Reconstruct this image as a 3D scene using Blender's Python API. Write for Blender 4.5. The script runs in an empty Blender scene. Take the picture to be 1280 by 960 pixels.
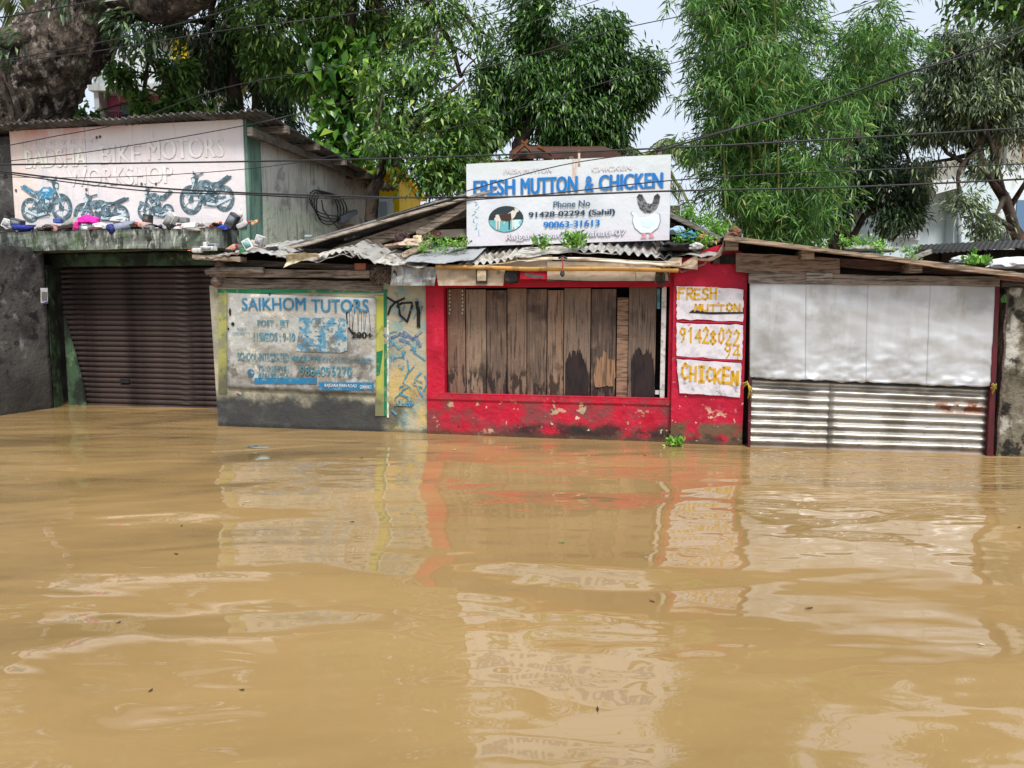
import bpy, bmesh, math, random
import numpy as np
from mathutils import Vector, Matrix, Euler, noise
R = math.radians
random.seed(7)
sc = bpy.context.scene
col = sc.collection
# ---------------------------------------------------------------- camera
FPX = 960.0
PITCH = math.atan(101 / 960)
CAM = Vector((0, 0, 1.5))
cd = bpy.data.cameras.new('camera'); cam = bpy.data.objects.new('camera', cd); col.objects.link(cam)
cam.location = CAM; cam.rotation_euler = (math.pi / 2 - PITCH, 0, 0)
cd.sensor_width = 36; cd.lens = 27.0; cd.clip_end = 2000; cd.clip_start = 0.05
sc.camera = cam
# ---------------------------------------------------------------- sky and sun
SUN_EL, SUN_AZ = R(58), R(168)          # azimuth measured clockwise from +Y: behind the camera
w = bpy.data.worlds.new('World'); sc.world = w; w.use_nodes = True
nt = w.node_tree; nt.nodes.clear()
out = nt.nodes.new('ShaderNodeOutputWorld'); bg = nt.nodes.new('ShaderNodeBackground')
sky = nt.nodes.new('ShaderNodeTexSky'); sky.sky_type = 'NISHITA'; sky.sun_disc = False
sky.sun_elevation = SUN_EL; sky.sun_rotation = SUN_AZ; sky.air_density = 1.0; sky.dust_density = 4.0; sky.ozone_density = 1.0
hs = nt.nodes.new('ShaderNodeHueSaturation'); hs.inputs['Saturation'].default_value = 0.32; hs.inputs['Value'].default_value = 0.8
nt.links.new(sky.outputs[0], hs.inputs['Color'])
# thin even cloud cover: lifts the whole dome towards one pale grey
mx = nt.nodes.new('ShaderNodeMix'); mx.data_type = 'RGBA'; mx.inputs[0].default_value = 0.75
nt.links.new(hs.outputs[0], mx.inputs[6]); mx.inputs[7].default_value = (4.3, 4.85, 5.6, 1)
nt.links.new(mx.outputs[2], bg.inputs[0]); bg.inputs[1].default_value = 0.12
nt.links.new(bg.outputs[0], out.inputs[0])
sd = bpy.data.lights.new('sun', 'SUN'); sd.energy = 2.7; sd.angle = R(18); sd.color = (1, .97, .91)
so = bpy.data.objects.new('sun', sd); col.objects.link(so)
so.rotation_euler = (math.pi / 2 - SUN_EL, 0, math.pi - SUN_AZ)
so.location = (0, 0, 30)
sc.view_settings.view_transform = 'Standard'; sc.view_settings.look = 'None'
sc.view_settings.gamma = 1; sc.view_settings.exposure = 0.76
sc.cycles.max_bounces = 6; sc.cycles.transparent_max_bounces = 8
# ---------------------------------------------------------------- coordinates
def ray(px, py):
    x = (px - 640) / FPX; y = -(py - 480) / FPX
    c, s = math.cos(PITCH), math.sin(PITCH)
    return Vector((x, c + y * s, -s + y * c))
def at(px, py, Y):
    d = ray(px, py); return CAM + d * (Y / d.y)
ANG = R(-11.28)                       # the street front runs at this angle
FO = Vector((-3.562, 9.211, 0)); CA, SA = math.cos(ANG), math.sin(ANG)
def F2W(p): return Vector((FO.x + p[0] * CA - p[1] * SA, FO.y + p[0] * SA + p[1] * CA, p[2]))
def G(px, py, off=0.0):
    n = Vector((-SA, CA, 0)); d = ray(px, py)
    t = n.dot(FO + n * off - CAM) / n.dot(d); p = CAM + d * t - FO
    return (p.x * CA + p.y * SA, p.z)
def V(px, py, off=0.0):
    x, z = G(px, py, off); return Vector((x, off, z))
FR, WD = 1, 0
ORG = {}
def nz(x, y, z=0.0): return noise.noise(Vector((x, y, z)))
def fbm(x, y, z=0.0, o=4):
    return noise.fractal(Vector((x, y, z)), 1.0, 2.0, o)
# ---------------------------------------------------------------- mesh builder
class MB:
    def __init__(s): s.v = []; s.f = []; s.m = []; s.mi = 0
    def add(s, vs, fs):
        b = len(s.v); s.v += [tuple(v) for v in vs]
        for f in fs: s.f.append(tuple(b + i for i in f)); s.m.append(s.mi)
        return s
    def box(s, x0, x1, y0, y1, z0, z1):
        return s.add([(x0,y0,z0),(x1,y0,z0),(x1,y1,z0),(x0,y1,z0),(x0,y0,z1),(x1,y0,z1),(x1,y1,z1),(x0,y1,z1)],
                     [(0,3,2,1),(4,5,6,7),(0,1,5,4),(1,2,6,5),(2,3,7,6),(3,0,4,7)])
    def hexa(s, front, dy):            # four front corners (counter-clockwise seen from the street) pushed back by dy
        f = [Vector(p) for p in front]; d = Vector(dy) if hasattr(dy, '__len__') else Vector((0, dy, 0))
        return s.add(f + [p + d for p in f], [(0,1,2,3),(7,6,5,4),(1,0,4,5),(2,1,5,6),(3,2,6,7),(0,3,7,4)])
    def prism(s, pts, y0, y1):         # outline in x,z
        n = len(pts)
        A = sum(pts[i][0]*pts[(i+1)%n][1]-pts[(i+1)%n][0]*pts[i][1] for i in range(n))
        if A < 0: pts = pts[::-1]
        vs = [(p[0], y0, p[1]) for p in pts] + [(p[0], y1, p[1]) for p in pts]
        fs = [tuple(range(n)), tuple(range(2*n-1, n-1, -1))]
        fs += [((i+1) % n, i, n+i, n+(i+1) % n) for i in range(n)]
        return s.add(vs, fs)
    def ring(s, cx, cz, r0, r1, y0, y1, n=20, sx=1):
        vs = []; fs = []
        for i in range(n):
            a = 2*math.pi*i/n; c, q = math.cos(a)*sx, math.sin(a)
            vs += [(cx+c*r0, y0, cz+q*r0), (cx+c*r1, y0, cz+q*r1), (cx+c*r1, y1, cz+q*r1), (cx+c*r0, y1, cz+q*r0)]
        for i in range(n):
            a = 4*i; b = 4*((i+1) % n)
            fs += [(a, a+1, b+1, b), (a+1, a+2, b+2, b+1), (a+3, a, b, b+3)]
        return s.add(vs, fs)
    def tube(s, path, rad, k=6, cap=True, wob=0.0):
        path = [Vector(p) for p in path]; n = len(path)
        rad = rad if hasattr(rad, '__len__') else [rad]*n
        vs = []; up = Vector((0.31, 0.17, 0.93))
        for i, p in enumerate(path):
            t = (path[min(i+1, n-1)] - path[max(i-1, 0)]).normalized()
            a = t.cross(up)
            if a.length < .05: a = t.cross(Vector((1, 0, 0)))
            a.normalize(); b = t.cross(a)
            for j in range(k):
                th = 2*math.pi*j/k; r = rad[i]
                if wob: r *= 1 + wob*fbm(math.cos(th)*1.3+i*.21, math.sin(th)*1.3, i*.35+p.x)
                vs.append(p + a*math.cos(th)*r + b*math.sin(th)*r)
        fs = [(i*k+j, i*k+(j+1) % k, (i+1)*k+(j+1) % k, (i+1)*k+j) for i in range(n-1) for j in range(k)]
        if cap: fs += [tuple(range(k-1, -1, -1)), tuple((n-1)*k+j for j in range(k))]
        return s.add(vs, fs)
    def surf(s, fn, nu, nv, tv=None, keep=None):
        vs = [Vector(fn(i/nu, j/nv)) for j in range(nv+1) for i in range(nu+1)]
        q = [(j*(nu+1)+i, j*(nu+1)+i+1, (j+1)*(nu+1)+i+1, (j+1)*(nu+1)+i) for j in range(nv) for i in range(nu)
             if keep is None or keep((i+.5)/nu, (j+.5)/nv)]
        if tv is None: return s.add(vs, q)
        N = len(vs); t = Vector(tv)
        fs = list(q) + [tuple(N+k for k in reversed(f)) for f in q]
        cnt = {}
        for f in q:
            for k in range(4):
                e = (f[k], f[(k+1) % 4]); cnt[e] = 1
        for (a, b) in list(cnt):
            if (b, a) not in cnt: fs.append((b, a, N+a, N+b))
        return s.add(vs + [v + t for v in vs], fs)
    def disc(s, cx, cz, rx, rz, y0, y1, n=18):
        return s.prism([(cx+rx*math.cos(2*math.pi*i/n), cz+rz*math.sin(2*math.pi*i/n)) for i in range(n)], y0, y1)
    def stroke(s, pts, wd, y0, y1):     # painted stroke in x,z
        pts = [Vector((p[0], p[1])) for p in pts]
        for a, b in zip(pts, pts[1:]):
            d = b - a
            if d.length < 1e-5: continue
            d.normalize(); n = Vector((-d.y, d.x))*wd/2; a2 = a - d*wd*.35; b2 = b + d*wd*.35
            s.prism([a2-n, b2-n, b2+n, a2+n], y0, y1 + random.uniform(0, .0006))
        return s
def link(name, mb, mats, org, smooth=False):
    me = bpy.data.meshes.new(name)
    o = Vector(org)
    me.from_pydata([(v[0]-o.x, v[1]-o.y, v[2]-o.z) for v in mb.v], [], mb.f)
    mats = mats if isinstance(mats, (list, tuple)) else [mats]
    for m in mats: me.materials.append(m)
    if len(mats) > 1: me.polygons.foreach_set('material_index', mb.m)
    if smooth:
        me.polygons.foreach_set('use_smooth', [True]*len(me.polygons))
    me.update(); ob = bpy.data.objects.new(name, me); col.objects.link(ob)
    return ob
def tag(o, label=None, cat=None, group=None, kind=None):
    if label: o['label'] = label
    if cat: o['category'] = cat
    if group: o['group'] = group
    if kind: o['kind'] = kind
    return o
def place(o, fr, org):
    o.location = F2W(org) if fr == FR else Vector(org)
    if fr == FR: o.rotation_euler = (0, 0, ANG)
    ORG[o.name] = (fr, tuple(org))
def thing(name, label, cat, fr, org, group=None, kind=None):
    o = bpy.data.objects.new(name, None); col.objects.link(o); o.empty_display_size = .2
    place(o, fr, org); return tag(o, label, cat, group, kind)
def part(name, mb, mats, parent, label=None, smooth=False, bev=0, kind=None, color=None):
    fr, org = ORG[parent.name]
    o = link(name, mb, mats, org, smooth); o.parent = parent; ORG[o.name] = (fr, org)
    if bev: add_bevel(o, bev)
    if color: o.color = (*color, 1)
    return tag(o, label, None, None, kind)
def solo(name, mb, mats, label, cat, fr, org, group=None, kind=None, smooth=False, bev=0, color=None):
    o = link(name, mb, mats, org, smooth); place(o, fr, org)
    if bev: add_bevel(o, bev)
    if color: o.color = (*color, 1)
    return tag(o, label, cat, group, kind)
def add_bevel(o, w_):
    b = o.modifiers.new('bevel', 'BEVEL'); b.width = w_; b.segments = 2; b.limit_method = 'ANGLE'; b.angle_limit = R(40)
# ---------------------------------------------------------------- materials
def S(r, g, b):                         # sRGB 0-255 to linear
    f = lambda c: (c/255/12.92) if c/255 <= .04045 else ((c/255+.055)/1.055)**2.4
    return (f(r), f(g), f(b))
MATS = {}
def mat(name, base, layers=(), rough=.8, metal=0.0, bump=None, spec=.3, objcol=False, coord='Object', transl=0, coat=0):
    m = bpy.data.materials.new(name); m.use_nodes = True; n = m.node_tree; N = n.nodes; L = n.links
    N.clear(); o = N.new('ShaderNodeOutputMaterial'); p = N.new('ShaderNodeBsdfPrincipled'); L.new(p.outputs[0], o.inputs[0])
    p.inputs['Roughness'].default_value = rough; p.inputs['Metallic'].default_value = metal
    p.inputs['Specular IOR Level'].default_value = spec
    tc = N.new('ShaderNodeTexCoord'); vec = tc.outputs[coord]
    if objcol:
        oi = N.new('ShaderNodeObjectInfo'); ad = N.new('ShaderNodeVectorMath'); ad.operation = 'MULTIPLY_ADD'
        cb = N.new('ShaderNodeCombineXYZ')
        for k in range(3): L.new(oi.outputs['Random'], cb.inputs[k])
        L.new(cb.outputs[0], ad.inputs[0]); ad.inputs[1].default_value = (37, 19, 53); L.new(vec, ad.inputs[2]); vec2 = ad.outputs[0]
        cur = oi.outputs['Color']
    else:
        vec2 = vec; rgb = N.new('ShaderNodeRGB'); rgb.outputs[0].default_value = (*base, 1); cur = rgb.outputs[0]
    def noise_n(sc_, st, seed, det=6, rg=.6):
        mp = N.new('ShaderNodeMapping'); mp.inputs['Scale'].default_value = st; mp.inputs['Location'].default_value = (seed*1.7, seed*3.1, seed*.77)
        L.new(vec2, mp.inputs[0]); t = N.new('ShaderNodeTexNoise'); t.inputs['Scale'].default_value = sc_
        t.inputs['Detail'].default_value = det; t.inputs['Roughness'].default_value = rg; L.new(mp.outputs[0], t.inputs[0]); return t.outputs[0]
    def mr(src, lo, hi, a=0, b=1):
        k = N.new('ShaderNodeMapRange'); k.interpolation_type = 'SMOOTHSTEP'
        L.new(src, k.inputs[0]); k.inputs[1].default_value = lo; k.inputs[2].default_value = hi
        k.inputs[3].default_value = a; k.inputs[4].default_value = b; return k.outputs[0]
    def mul(a, b):
        k = N.new('ShaderNodeMath'); k.operation = 'MULTIPLY'
        for i, q in enumerate((a, b)):
            if isinstance(q, (int, float)): k.inputs[i].default_value = q
            else: L.new(q, k.inputs[i])
        return k.outputs[0]
    roughsock = None
    for i, l in enumerate(layers):
        seed = l.get('seed', i + 1)
        f = mr(noise_n(l.get('s', 4), l.get('st', (1, 1, 1)), seed, l.get('det', 6), l.get('rg', .6)), l.get('lo', .45), l.get('hi', .6))
        if l.get('all'): f = mr(noise_n(1, (1, 1, 1), seed), -2, -1)
        for g in l.get('g', ()):        # (axis, off, width, ragged): mask rises from 0 to 1 as dot(P,axis) goes off..off+width
            dt = N.new('ShaderNodeVectorMath'); dt.operation = 'DOT_PRODUCT'; L.new(vec, dt.inputs[0]); dt.inputs[1].default_value = g[0]
            rag = g[3] if len(g) > 3 else .1
            k = N.new('ShaderNodeMath'); k.operation = 'MULTIPLY_ADD'
            L.new(noise_n(g[4] if len(g) > 4 else 5, (1, 1, 1), seed+5.5), k.inputs[0]); k.inputs[1].default_value = rag; L.new(dt.outputs['Value'], k.inputs[2])
            k2 = N.new('ShaderNodeMath'); k2.operation = 'SUBTRACT'; L.new(k.outputs[0], k2.inputs[0]); k2.inputs[1].default_value = rag*.5
            f = mul(f, mr(k2.outputs[0], g[1], g[1]+g[2]))
        f = mul(f, l.get('amt', 1.0))
        mxn = N.new('ShaderNodeMix'); mxn.data_type = 'RGBA'; mxn.blend_type = l.get('mode', 'MIX'); L.new(f, mxn.inputs[0]); L.new(cur, mxn.inputs[6])
        mxn.inputs[7].default_value = (*l['c'], 1); cur = mxn.outputs[2]
        if 'rough' in l:
            mm = N.new('ShaderNodeMix'); mm.data_type = 'FLOAT'; L.new(f, mm.inputs[0]); mm.inputs[3].default_value = l['rough']
            if roughsock is None: mm.inputs[2].default_value = rough
            else: L.new(roughsock, mm.inputs[2])
            roughsock = mm.outputs[0]
        if 'metal' in l:
            inv = N.new('ShaderNodeMapRange'); L.new(f, inv.inputs[0]); inv.inputs[3].default_value = metal; inv.inputs[4].default_value = l['metal']
            L.new(inv.outputs[0], p.inputs['Metallic'])
    L.new(cur, p.inputs['Base Color'])
    if roughsock is not None: L.new(roughsock, p.inputs['Roughness'])
    if bump:
        prev = None
        for (bs, bst, bdist) in bump:
            b = N.new('ShaderNodeBump'); b.inputs['Strength'].default_value = 1; b.inputs['Distance'].default_value = bdist
            L.new(noise_n(bs, bst, 9), b.inputs['Height'])
            if prev is not None: L.new(prev, b.inputs['Normal'])
            prev = b.outputs[0]
        L.new(prev, p.inputs['Normal'])
    if transl:
        t = N.new('ShaderNodeBsdfTranslucent'); L.new(cur, t.inputs[0]); ms = N.new('ShaderNodeMixShader'); ms.inputs[0].default_value = transl
        L.new(p.outputs[0], ms.inputs[1]); L.new(t.outputs[0], ms.inputs[2]); L.new(ms.outputs[0], o.inputs[0])
    MATS[name] = m
    return m
def leafmat(name, cols, transl=.3, rough=.45):
    cols = [(p_, tuple(min(.9, x*1.5) for x in c_)) for p_, c_ in cols]; rough -= .05
    m = bpy.data.materials.new(name); m.use_nodes = True; N = m.node_tree.nodes; L = m.node_tree.links; N.clear()
    o = N.new('ShaderNodeOutputMaterial'); p = N.new('ShaderNodeBsdfPrincipled'); g = N.new('ShaderNodeNewGeometry'); r = N.new('ShaderNodeValToRGB')
    e = r.color_ramp.elements
    while len(e) < len(cols): e.new(.5)
    for i, (pos, c) in enumerate(cols): e[i].position = pos; e[i].color = (*c, 1)
    L.new(g.outputs['Random Per Island'], r.inputs[0]); L.new(r.outputs[0], p.inputs['Base Color'])
    p.inputs['Roughness'].default_value = rough; p.inputs['Specular IOR Level'].default_value = .55
    t = N.new('ShaderNodeBsdfTranslucent'); L.new(r.outputs[0], t.inputs[0]); ms = N.new('ShaderNodeMixShader'); ms.inputs[0].default_value = transl
    L.new(p.outputs[0], ms.inputs[1]); L.new(t.outputs[0], ms.inputs[2]); L.new(ms.outputs[0], o.inputs[0])
    return m
Z = (0, 0, 1); NZ = (0, 0, -1)
PLAIN = [((20), (1,1,1), .004)]
# objects' own colour with dirt on it
M_obj = mat('painted_plastic', (1,1,1), [dict(c=(.05,.04,.03), s=9, lo=.5, hi=.75, amt=.6), dict(c=(.16,.14,.11), s=22, lo=.52, hi=.66, amt=.6)], rough=.6, objcol=True, bump=[(12,(1,1,1),.012)])
M_cloth = mat('crumpled_sheet', (1,1,1), [dict(c=(.08,.06,.04), s=6, lo=.5, hi=.75, amt=.7)], rough=.75, objcol=True, bump=[(14, (1,1,1), .02)])
M_wood = mat('weathered_timber', (1,1,1), [
    dict(c=(.035,.024,.017), s=6, st=(1.2,1.2,6), lo=.42, hi=.7, amt=.75),
    dict(c=(.30,.24,.18), s=40, st=(.06,1,1), lo=.5, hi=.72, amt=.5),
    dict(c=(.02,.014,.01), s=55, st=(.05,1,1), lo=.52, hi=.62, amt=.7)], rough=.85, objcol=True, bump=[(60, (.05,1,1), .004), (8, (1,1,1), .006)])
M_plank = mat('old_vertical_planks', (1,1,1), [
    dict(c=(.31,.20,.13), s=5, st=(1,1,.6), lo=.48, hi=.75, amt=.55),
    dict(c=(.25,.165,.105), s=45, st=(1,1,.05), lo=.48, hi=.7, amt=.6),
    dict(c=(.018,.012,.009), s=60, st=(1,1,.04), lo=.54, hi=.62, amt=.75),
    dict(c=(.10,.07,.05), s=70, st=(.3,1,1), lo=.5, hi=.62, amt=.35),
    dict(c=(.014,.009,.008), s=7, st=(2.4,1,.55), lo=.46, hi=.53, g=[(NZ, -.84, .2, .55, 6)], amt=.85),
    dict(c=(.02,.014,.012), s=2.2, lo=.55, hi=.66, amt=.6)],
    rough=.72, objcol=True, bump=[(70, (1,1,.04), .006), (60, (.3,1,1), .003)])
M_bark = mat('gnarled_bark', S(98,86,76), [
    dict(c=S(44,36,31), s=2.2, st=(1,1,.5), lo=.38, hi=.58), dict(c=S(158,148,138), s=7, st=(1,1,.6), lo=.52, hi=.66, amt=.85),
    dict(c=S(80,88,56), s=1.6, lo=.58, hi=.7, amt=.6), dict(c=S(24,20,18), s=12, st=(1,1,.4), lo=.56, hi=.66)], rough=.9,
    bump=[(4, (1,1,.35), .22), (13, (1,1,.35), .08)])
M_twig = mat('branch_bark', S(74,62,54), [dict(c=S(40,32,28), s=5, lo=.45, hi=.6), dict(c=S(128,120,106), s=9, lo=.6, hi=.7, amt=.5)], rough=.9, bump=[(20, (1,1,.4), .02)])
M_culm = mat('bamboo_culm', S(120,128,62), [dict(c=S(92,84,44), s=5, lo=.45, hi=.6)], rough=.5)
M_cable = mat('black_cable', S(34,34,36), [dict(c=S(90,90,90), s=2, lo=.6, hi=.7, amt=.5)], rough=.5)
M_dark = mat('unlit_interior_board', S(48,42,38), [dict(c=S(22,18,16), s=4, lo=.4, hi=.6)], rough=.9)  # dark colour stands in for shade inside the stalls; the dark shed shares it
M_tin = mat('rusty_tin_sheet', (.36,.35,.33), [
    dict(c=(.55,.55,.55), s=3, lo=.5, hi=.65, amt=.7), dict(c=(.13,.075,.045), s=4.5, lo=.5, hi=.62, amt=.85, rough=.9),
    dict(c=(.04,.03,.025), s=9, lo=.55, hi=.66, amt=.8)], rough=.6, metal=.25, bump=[(30, (1,1,1), .003)])
M_greyroof = mat('dark_corrugated_roofing', (.15,.145,.14), [
    dict(c=(.06,.055,.05), s=3, lo=.42, hi=.6), dict(c=(.25,.16,.11), s=6, lo=.58, hi=.68, amt=.6), dict(c=(.06,.08,.03), s=3, lo=.6, hi=.7, amt=.7)], rough=.85)
# ---------------------------------------------------------------- lettering
def text(s, x0, x1, z0, z1, y, m, parent, name='lettering', bold=.012, depth=.003, fit=True, label=None, color=None):
    cu = bpy.data.curves.new('t', 'FONT'); cu.body = s; cu.extrude = .01; cu.resolution_u = 3
    ob = bpy.data.objects.new('t', cu); col.objects.link(ob); dg = bpy.context.evaluated_depsgraph_get(); dg.update()
    me = bpy.data.meshes.new_from_object(ob.evaluated_get(dg)); n = len(me.vertices)
    bpy.data.objects.remove(ob); bpy.data.curves.remove(cu)
    if n == 0: return None
    if bold:                             # heavier letters: staggered copies a hair apart
        bm = bmesh.new(); k = 2 if bold > .015 else 1
        for q in range(-k, k+1):
            m2 = me.copy(); m2.transform(Matrix.Translation((q*bold*1.2/k, 0, 0))); m2.transform(Matrix.Diagonal((1, 1, 1+.08*(q+k), 1))); bm.from_mesh(m2); bpy.data.meshes.remove(m2)
        bm.to_mesh(me); bm.free(); n = len(me.vertices)
    co = np.empty(n*3, 'f'); me.vertices.foreach_get('co', co); co = co.reshape(-1, 3)
    mn, mxx = co.min(0), co.max(0)
    X = x0 + (co[:,0]-mn[0])/(mxx[0]-mn[0])*(x1-x0); Zc = z0 + (co[:,1]-mn[1])/(mxx[1]-mn[1])*(z1-z0)
    Y = y - (co[:,2]-mn[2])/max(mxx[2]-mn[2], 1e-6)*depth
    fr, org = ORG[parent.name]
    out_ = np.stack([X-org[0], Y-org[1], Zc-org[2]], 1).astype('f').ravel(); me.vertices.foreach_set('co', out_)
    me.materials.clear(); me.materials.append(m); me.name = name; me.update()
    o = bpy.data.objects.new(name, me); col.objects.link(o); o.parent = parent; ORG[o.name] = ORG[parent.name]
    if color: o.color = (*color, 1)
    return tag(o, label)
STK = {'F':[[(0,0),(0,1),(.9,1)],[(0,.55),(.7,.55)]],'R':[[(0,0),(0,1),(.7,1),(.85,.8),(.7,.55),(0,.5)],[(.3,.5),(.9,0)]],
 'E':[[(.9,1),(0,1),(0,0),(.9,0)],[(0,.5),(.7,.5)]],'S':[[(.9,.85),(.6,1),(.15,.9),(.1,.65),(.8,.4),(.85,.15),(.5,0),(0,.12)]],
 'H':[[(0,0),(0,1)],[(.8,0),(.8,1)],[(0,.5),(.8,.5)]],'M':[[(0,0),(.1,1),(.45,.3),(.8,1),(.9,0)]],'U':[[(0,1),(0,.2),(.4,0),(.8,.2),(.8,1)]],
 'T':[[(0,1),(.9,1)],[(.45,1),(.45,0)]],'O':[[(.4,1),(.05,.75),(.05,.25),(.4,0),(.8,.25),(.8,.75),(.4,1)]],'N':[[(0,0),(0,1),(.8,0),(.8,1)]],
 'C':[[(.8,.85),(.45,1),(.05,.7),(.05,.3),(.45,0),(.85,.15)]],'I':[[(.1,1),(.8,1)],[(.45,1),(.45,0)],[(.1,0),(.8,0)]],
 'K':[[(0,0),(0,1)],[(.8,1),(.05,.5),(.85,0)]],'9':[[(.75,.65),(.4,.5),(.05,.7),(.3,1),(.7,.95),(.75,.65),(.6,.2),(.3,0)]],
 '1':[[(.2,.8),(.45,1),(.45,0)]],'4':[[(.65,0),(.65,1),(0,.35),(.95,.35)]],'2':[[(.05,.8),(.4,1),(.75,.8),(.6,.5),(0,0),(.85,0)]],
 '8':[[(.4,.53),(.1,.78),(.4,1),(.7,.78),(.4,.53),(.05,.25),(.4,0),(.8,.25),(.4,.53)]],'0':[[(.4,1),(.05,.6),(.1,.15),(.4,0),(.75,.3),(.7,.8),(.4,1)]]}
def handtext(mb, s, x0, x1, z0, z1, wd, y, drift=0.0, seed=1):
    rr = random.Random(seed); n = len(s); cw = (x1-x0)/n
    for i, ch in enumerate(s):
        dx, dz, k = rr.uniform(-.05, .05)*cw, rr.uniform(-.07, .07)*(z1-z0)+drift*i, rr.uniform(.88, 1.1)
        for pl in STK.get(ch, []):
            mb.stroke([(x0+cw*i+dx+p[0]*cw*.82+rr.uniform(-.02,.02)*cw, z0+dz+p[1]*(z1-z0)*k) for p in pl], wd*rr.uniform(.8, 1.15), y-.003, y)
# ---------------------------------------------------------------- foliage
def leaf_mesh(name, C, OUT, per, ln, wd, droop, spread, m, seed, jitter=.12):
    """C: cluster centres (n,3); OUT: outward direction of each; every leaf is two folded triangles"""
    rg = np.random.default_rng(seed); n = len(C)*per
    c = np.repeat(C, per, 0); o = np.repeat(OUT, per, 0)
    d = rg.normal(size=(n, 3)); d /= np.linalg.norm(d, axis=1, keepdims=True)
    d = d*spread + o; d[:, 2] -= droop*rg.uniform(.5, 1.3, n); d /= np.linalg.norm(d, axis=1, keepdims=True)
    b = c + rg.normal(size=(n, 3))*jitter
    L_ = ln*rg.uniform(.6, 1.25, n)[:, None]; W_ = wd*rg.uniform(.7, 1.2, n)[:, None]
    s = np.cross(d, rg.normal(size=(n, 3))*.5+np.array([0, 0, 1.])); s /= np.linalg.norm(s, axis=1, keepdims=True)+1e-9
    nn = np.cross(s, d)
    mid = b + d*L_*.45
    tip = b + d*L_; tip[:, 2] -= (L_[:, 0]*.18)
    v = np.stack([b, mid - s*W_/2 + nn*W_*.2, tip, mid + s*W_/2 + nn*W_*.2], 1).reshape(-1, 3)
    k = np.arange(n)*4
    f = np.stack([k, k+1, k+2, k, k+2, k+3], 1).reshape(-1)
    me = bpy.data.meshes.new(name); me.vertices.add(len(v)); me.vertices.foreach_set('co', v.astype('f').ravel())
    me.loops.add(len(f)); me.loops.foreach_set('vertex_index', f.astype('i'))
    me.polygons.add(n*2); me.polygons.foreach_set('loop_start', np.arange(n*2, dtype='i')*3); me.polygons.foreach_set('loop_total', np.full(n*2, 3, 'i'))
    me.materials.append(m); me.update(calc_edges=True); return me
def blob_points(blobs, n, seed, shell=.55, lump=1.0, gap=.05):
    """points in lumpy ellipsoids; denser near the surface, broken up by noise so sky shows through"""
    rg = np.random.default_rng(seed); P = []; O = []
    vol = np.array([r[0]*r[2] for _, r in blobs]); vol = vol/vol.sum()
    for (c, r), q in zip(blobs, vol):
        k = int(n*q*1.8); u = rg.normal(size=(k, 3)); u /= np.linalg.norm(u, axis=1, keepdims=True)
        rad = shell + (1-shell)*rg.random(k)**.6
        wob = np.array([1+.42*noise.noise(Vector(x_)*2.1+Vector(c)) for x_ in u]); p = np.array(c) + u*(rad*wob)[:, None]*np.array(r)
        keep = []
        for i in range(k):
            h = noise.noise(Vector(p[i])*lump*1.1) + .5*noise.noise(Vector(p[i])*lump*2.7+Vector((9, 9, 9)))
            keep.append(h > gap + .14*(rg.random()-.5))
        keep = np.array(keep); P.append(p[keep]); O.append(u[keep]*np.array([1, 1, .8]))
    return np.concatenate(P), np.concatenate(O)
def limb(mb, a, b, r0, r1, seed, sag=.12, n=7, k=6):
    rr = random.Random(seed); a, b = Vector(a), Vector(b); L_ = (b-a).length; pts = []
    off = Vector((rr.uniform(-1,1), rr.uniform(-1,1), rr.uniform(-.3,1)))*L_*sag
    for i in range(n+1):
        t = i/n; pts.append(a.lerp(b, t)+off*math.sin(math.pi*t)+Vector((rr.uniform(-1,1),)*3)*L_*.015)
    mb.tube(pts, [r0+(r1-r0)*i/n for i in range(n+1)], k); return pts
def pb(px, py, Y, rx, rz, ry=None):      # crown lobe: centre seen at (px,py), radii rx, rz in photo pixels
    p = at(px, py, Y); s = Y/FPX; return (tuple(p), (rx*s, (ry if ry else max(rx*s, rz*s)*.8), rz*s))
def tree(label, base, trunk, r0, r1, blobs, n, per, ln, wd, droop, spread, lm, seed, group=None, lump=1.0, shell=.5, cat='tree', limbs=True, name='tree', fork=.6, twigs=50, jitter=.12, trunkname='trunk'):
    t = thing(name, label, cat, WD, base, group)
    mb = MB(); pts = [Vector(p) for p in trunk]; k = len(pts)
    dense = []
    for i in range(k-1):
        for q in range(4): dense.append(pts[i].lerp(pts[i+1], q/4)+Vector((nz(i+q/4,seed)*.06*r0*8, nz(seed,i+q/4)*.06*r0*8, 0)))
    dense.append(pts[-1]); nd = len(dense)
    mb.tube(dense, [r0+(r1-r0)*i/(nd-1) for i in range(nd)], 9, wob=.25)
    part(trunkname, mb, M_twig, t, smooth=True)
    P, O = blob_points(blobs, n, seed, shell, lump)
    if limbs:
        lb = MB(); rr = random.Random(seed)
        ends = []
        for i, (c, r) in enumerate(blobs):
            st = dense[min(nd-1, int(nd*(fork+(1-fork)*(i % 5)/5)))]
            e = Vector(c)+Vector((0, 0, -r[2]*.2)); pp = limb(lb, st, e, r1*.9, r1*.3, seed*31+i); ends.append((pp, r1*.3))
        for i in range(twigs):
            q = Vector(P[rr.randrange(len(P))]); pp, r = min(ends, key=lambda e: (e[0][-1]-q).length)
            limb(lb, pp[rr.randint(3, 7)], q, r*.7, r*.15, seed*77+i, n=5, k=4)
        part('limbs', lb, M_twig, t, smooth=True)
    me = leaf_mesh('crown', P, O, per, ln, wd, droop, spread, lm, seed, jitter)
    o = bpy.data.objects.new('crown', me); col.objects.link(o); o.parent = t
    me.transform(Matrix.Translation(-Vector(base))); ORG[o.name] = ORG[t.name]
    return t
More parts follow.
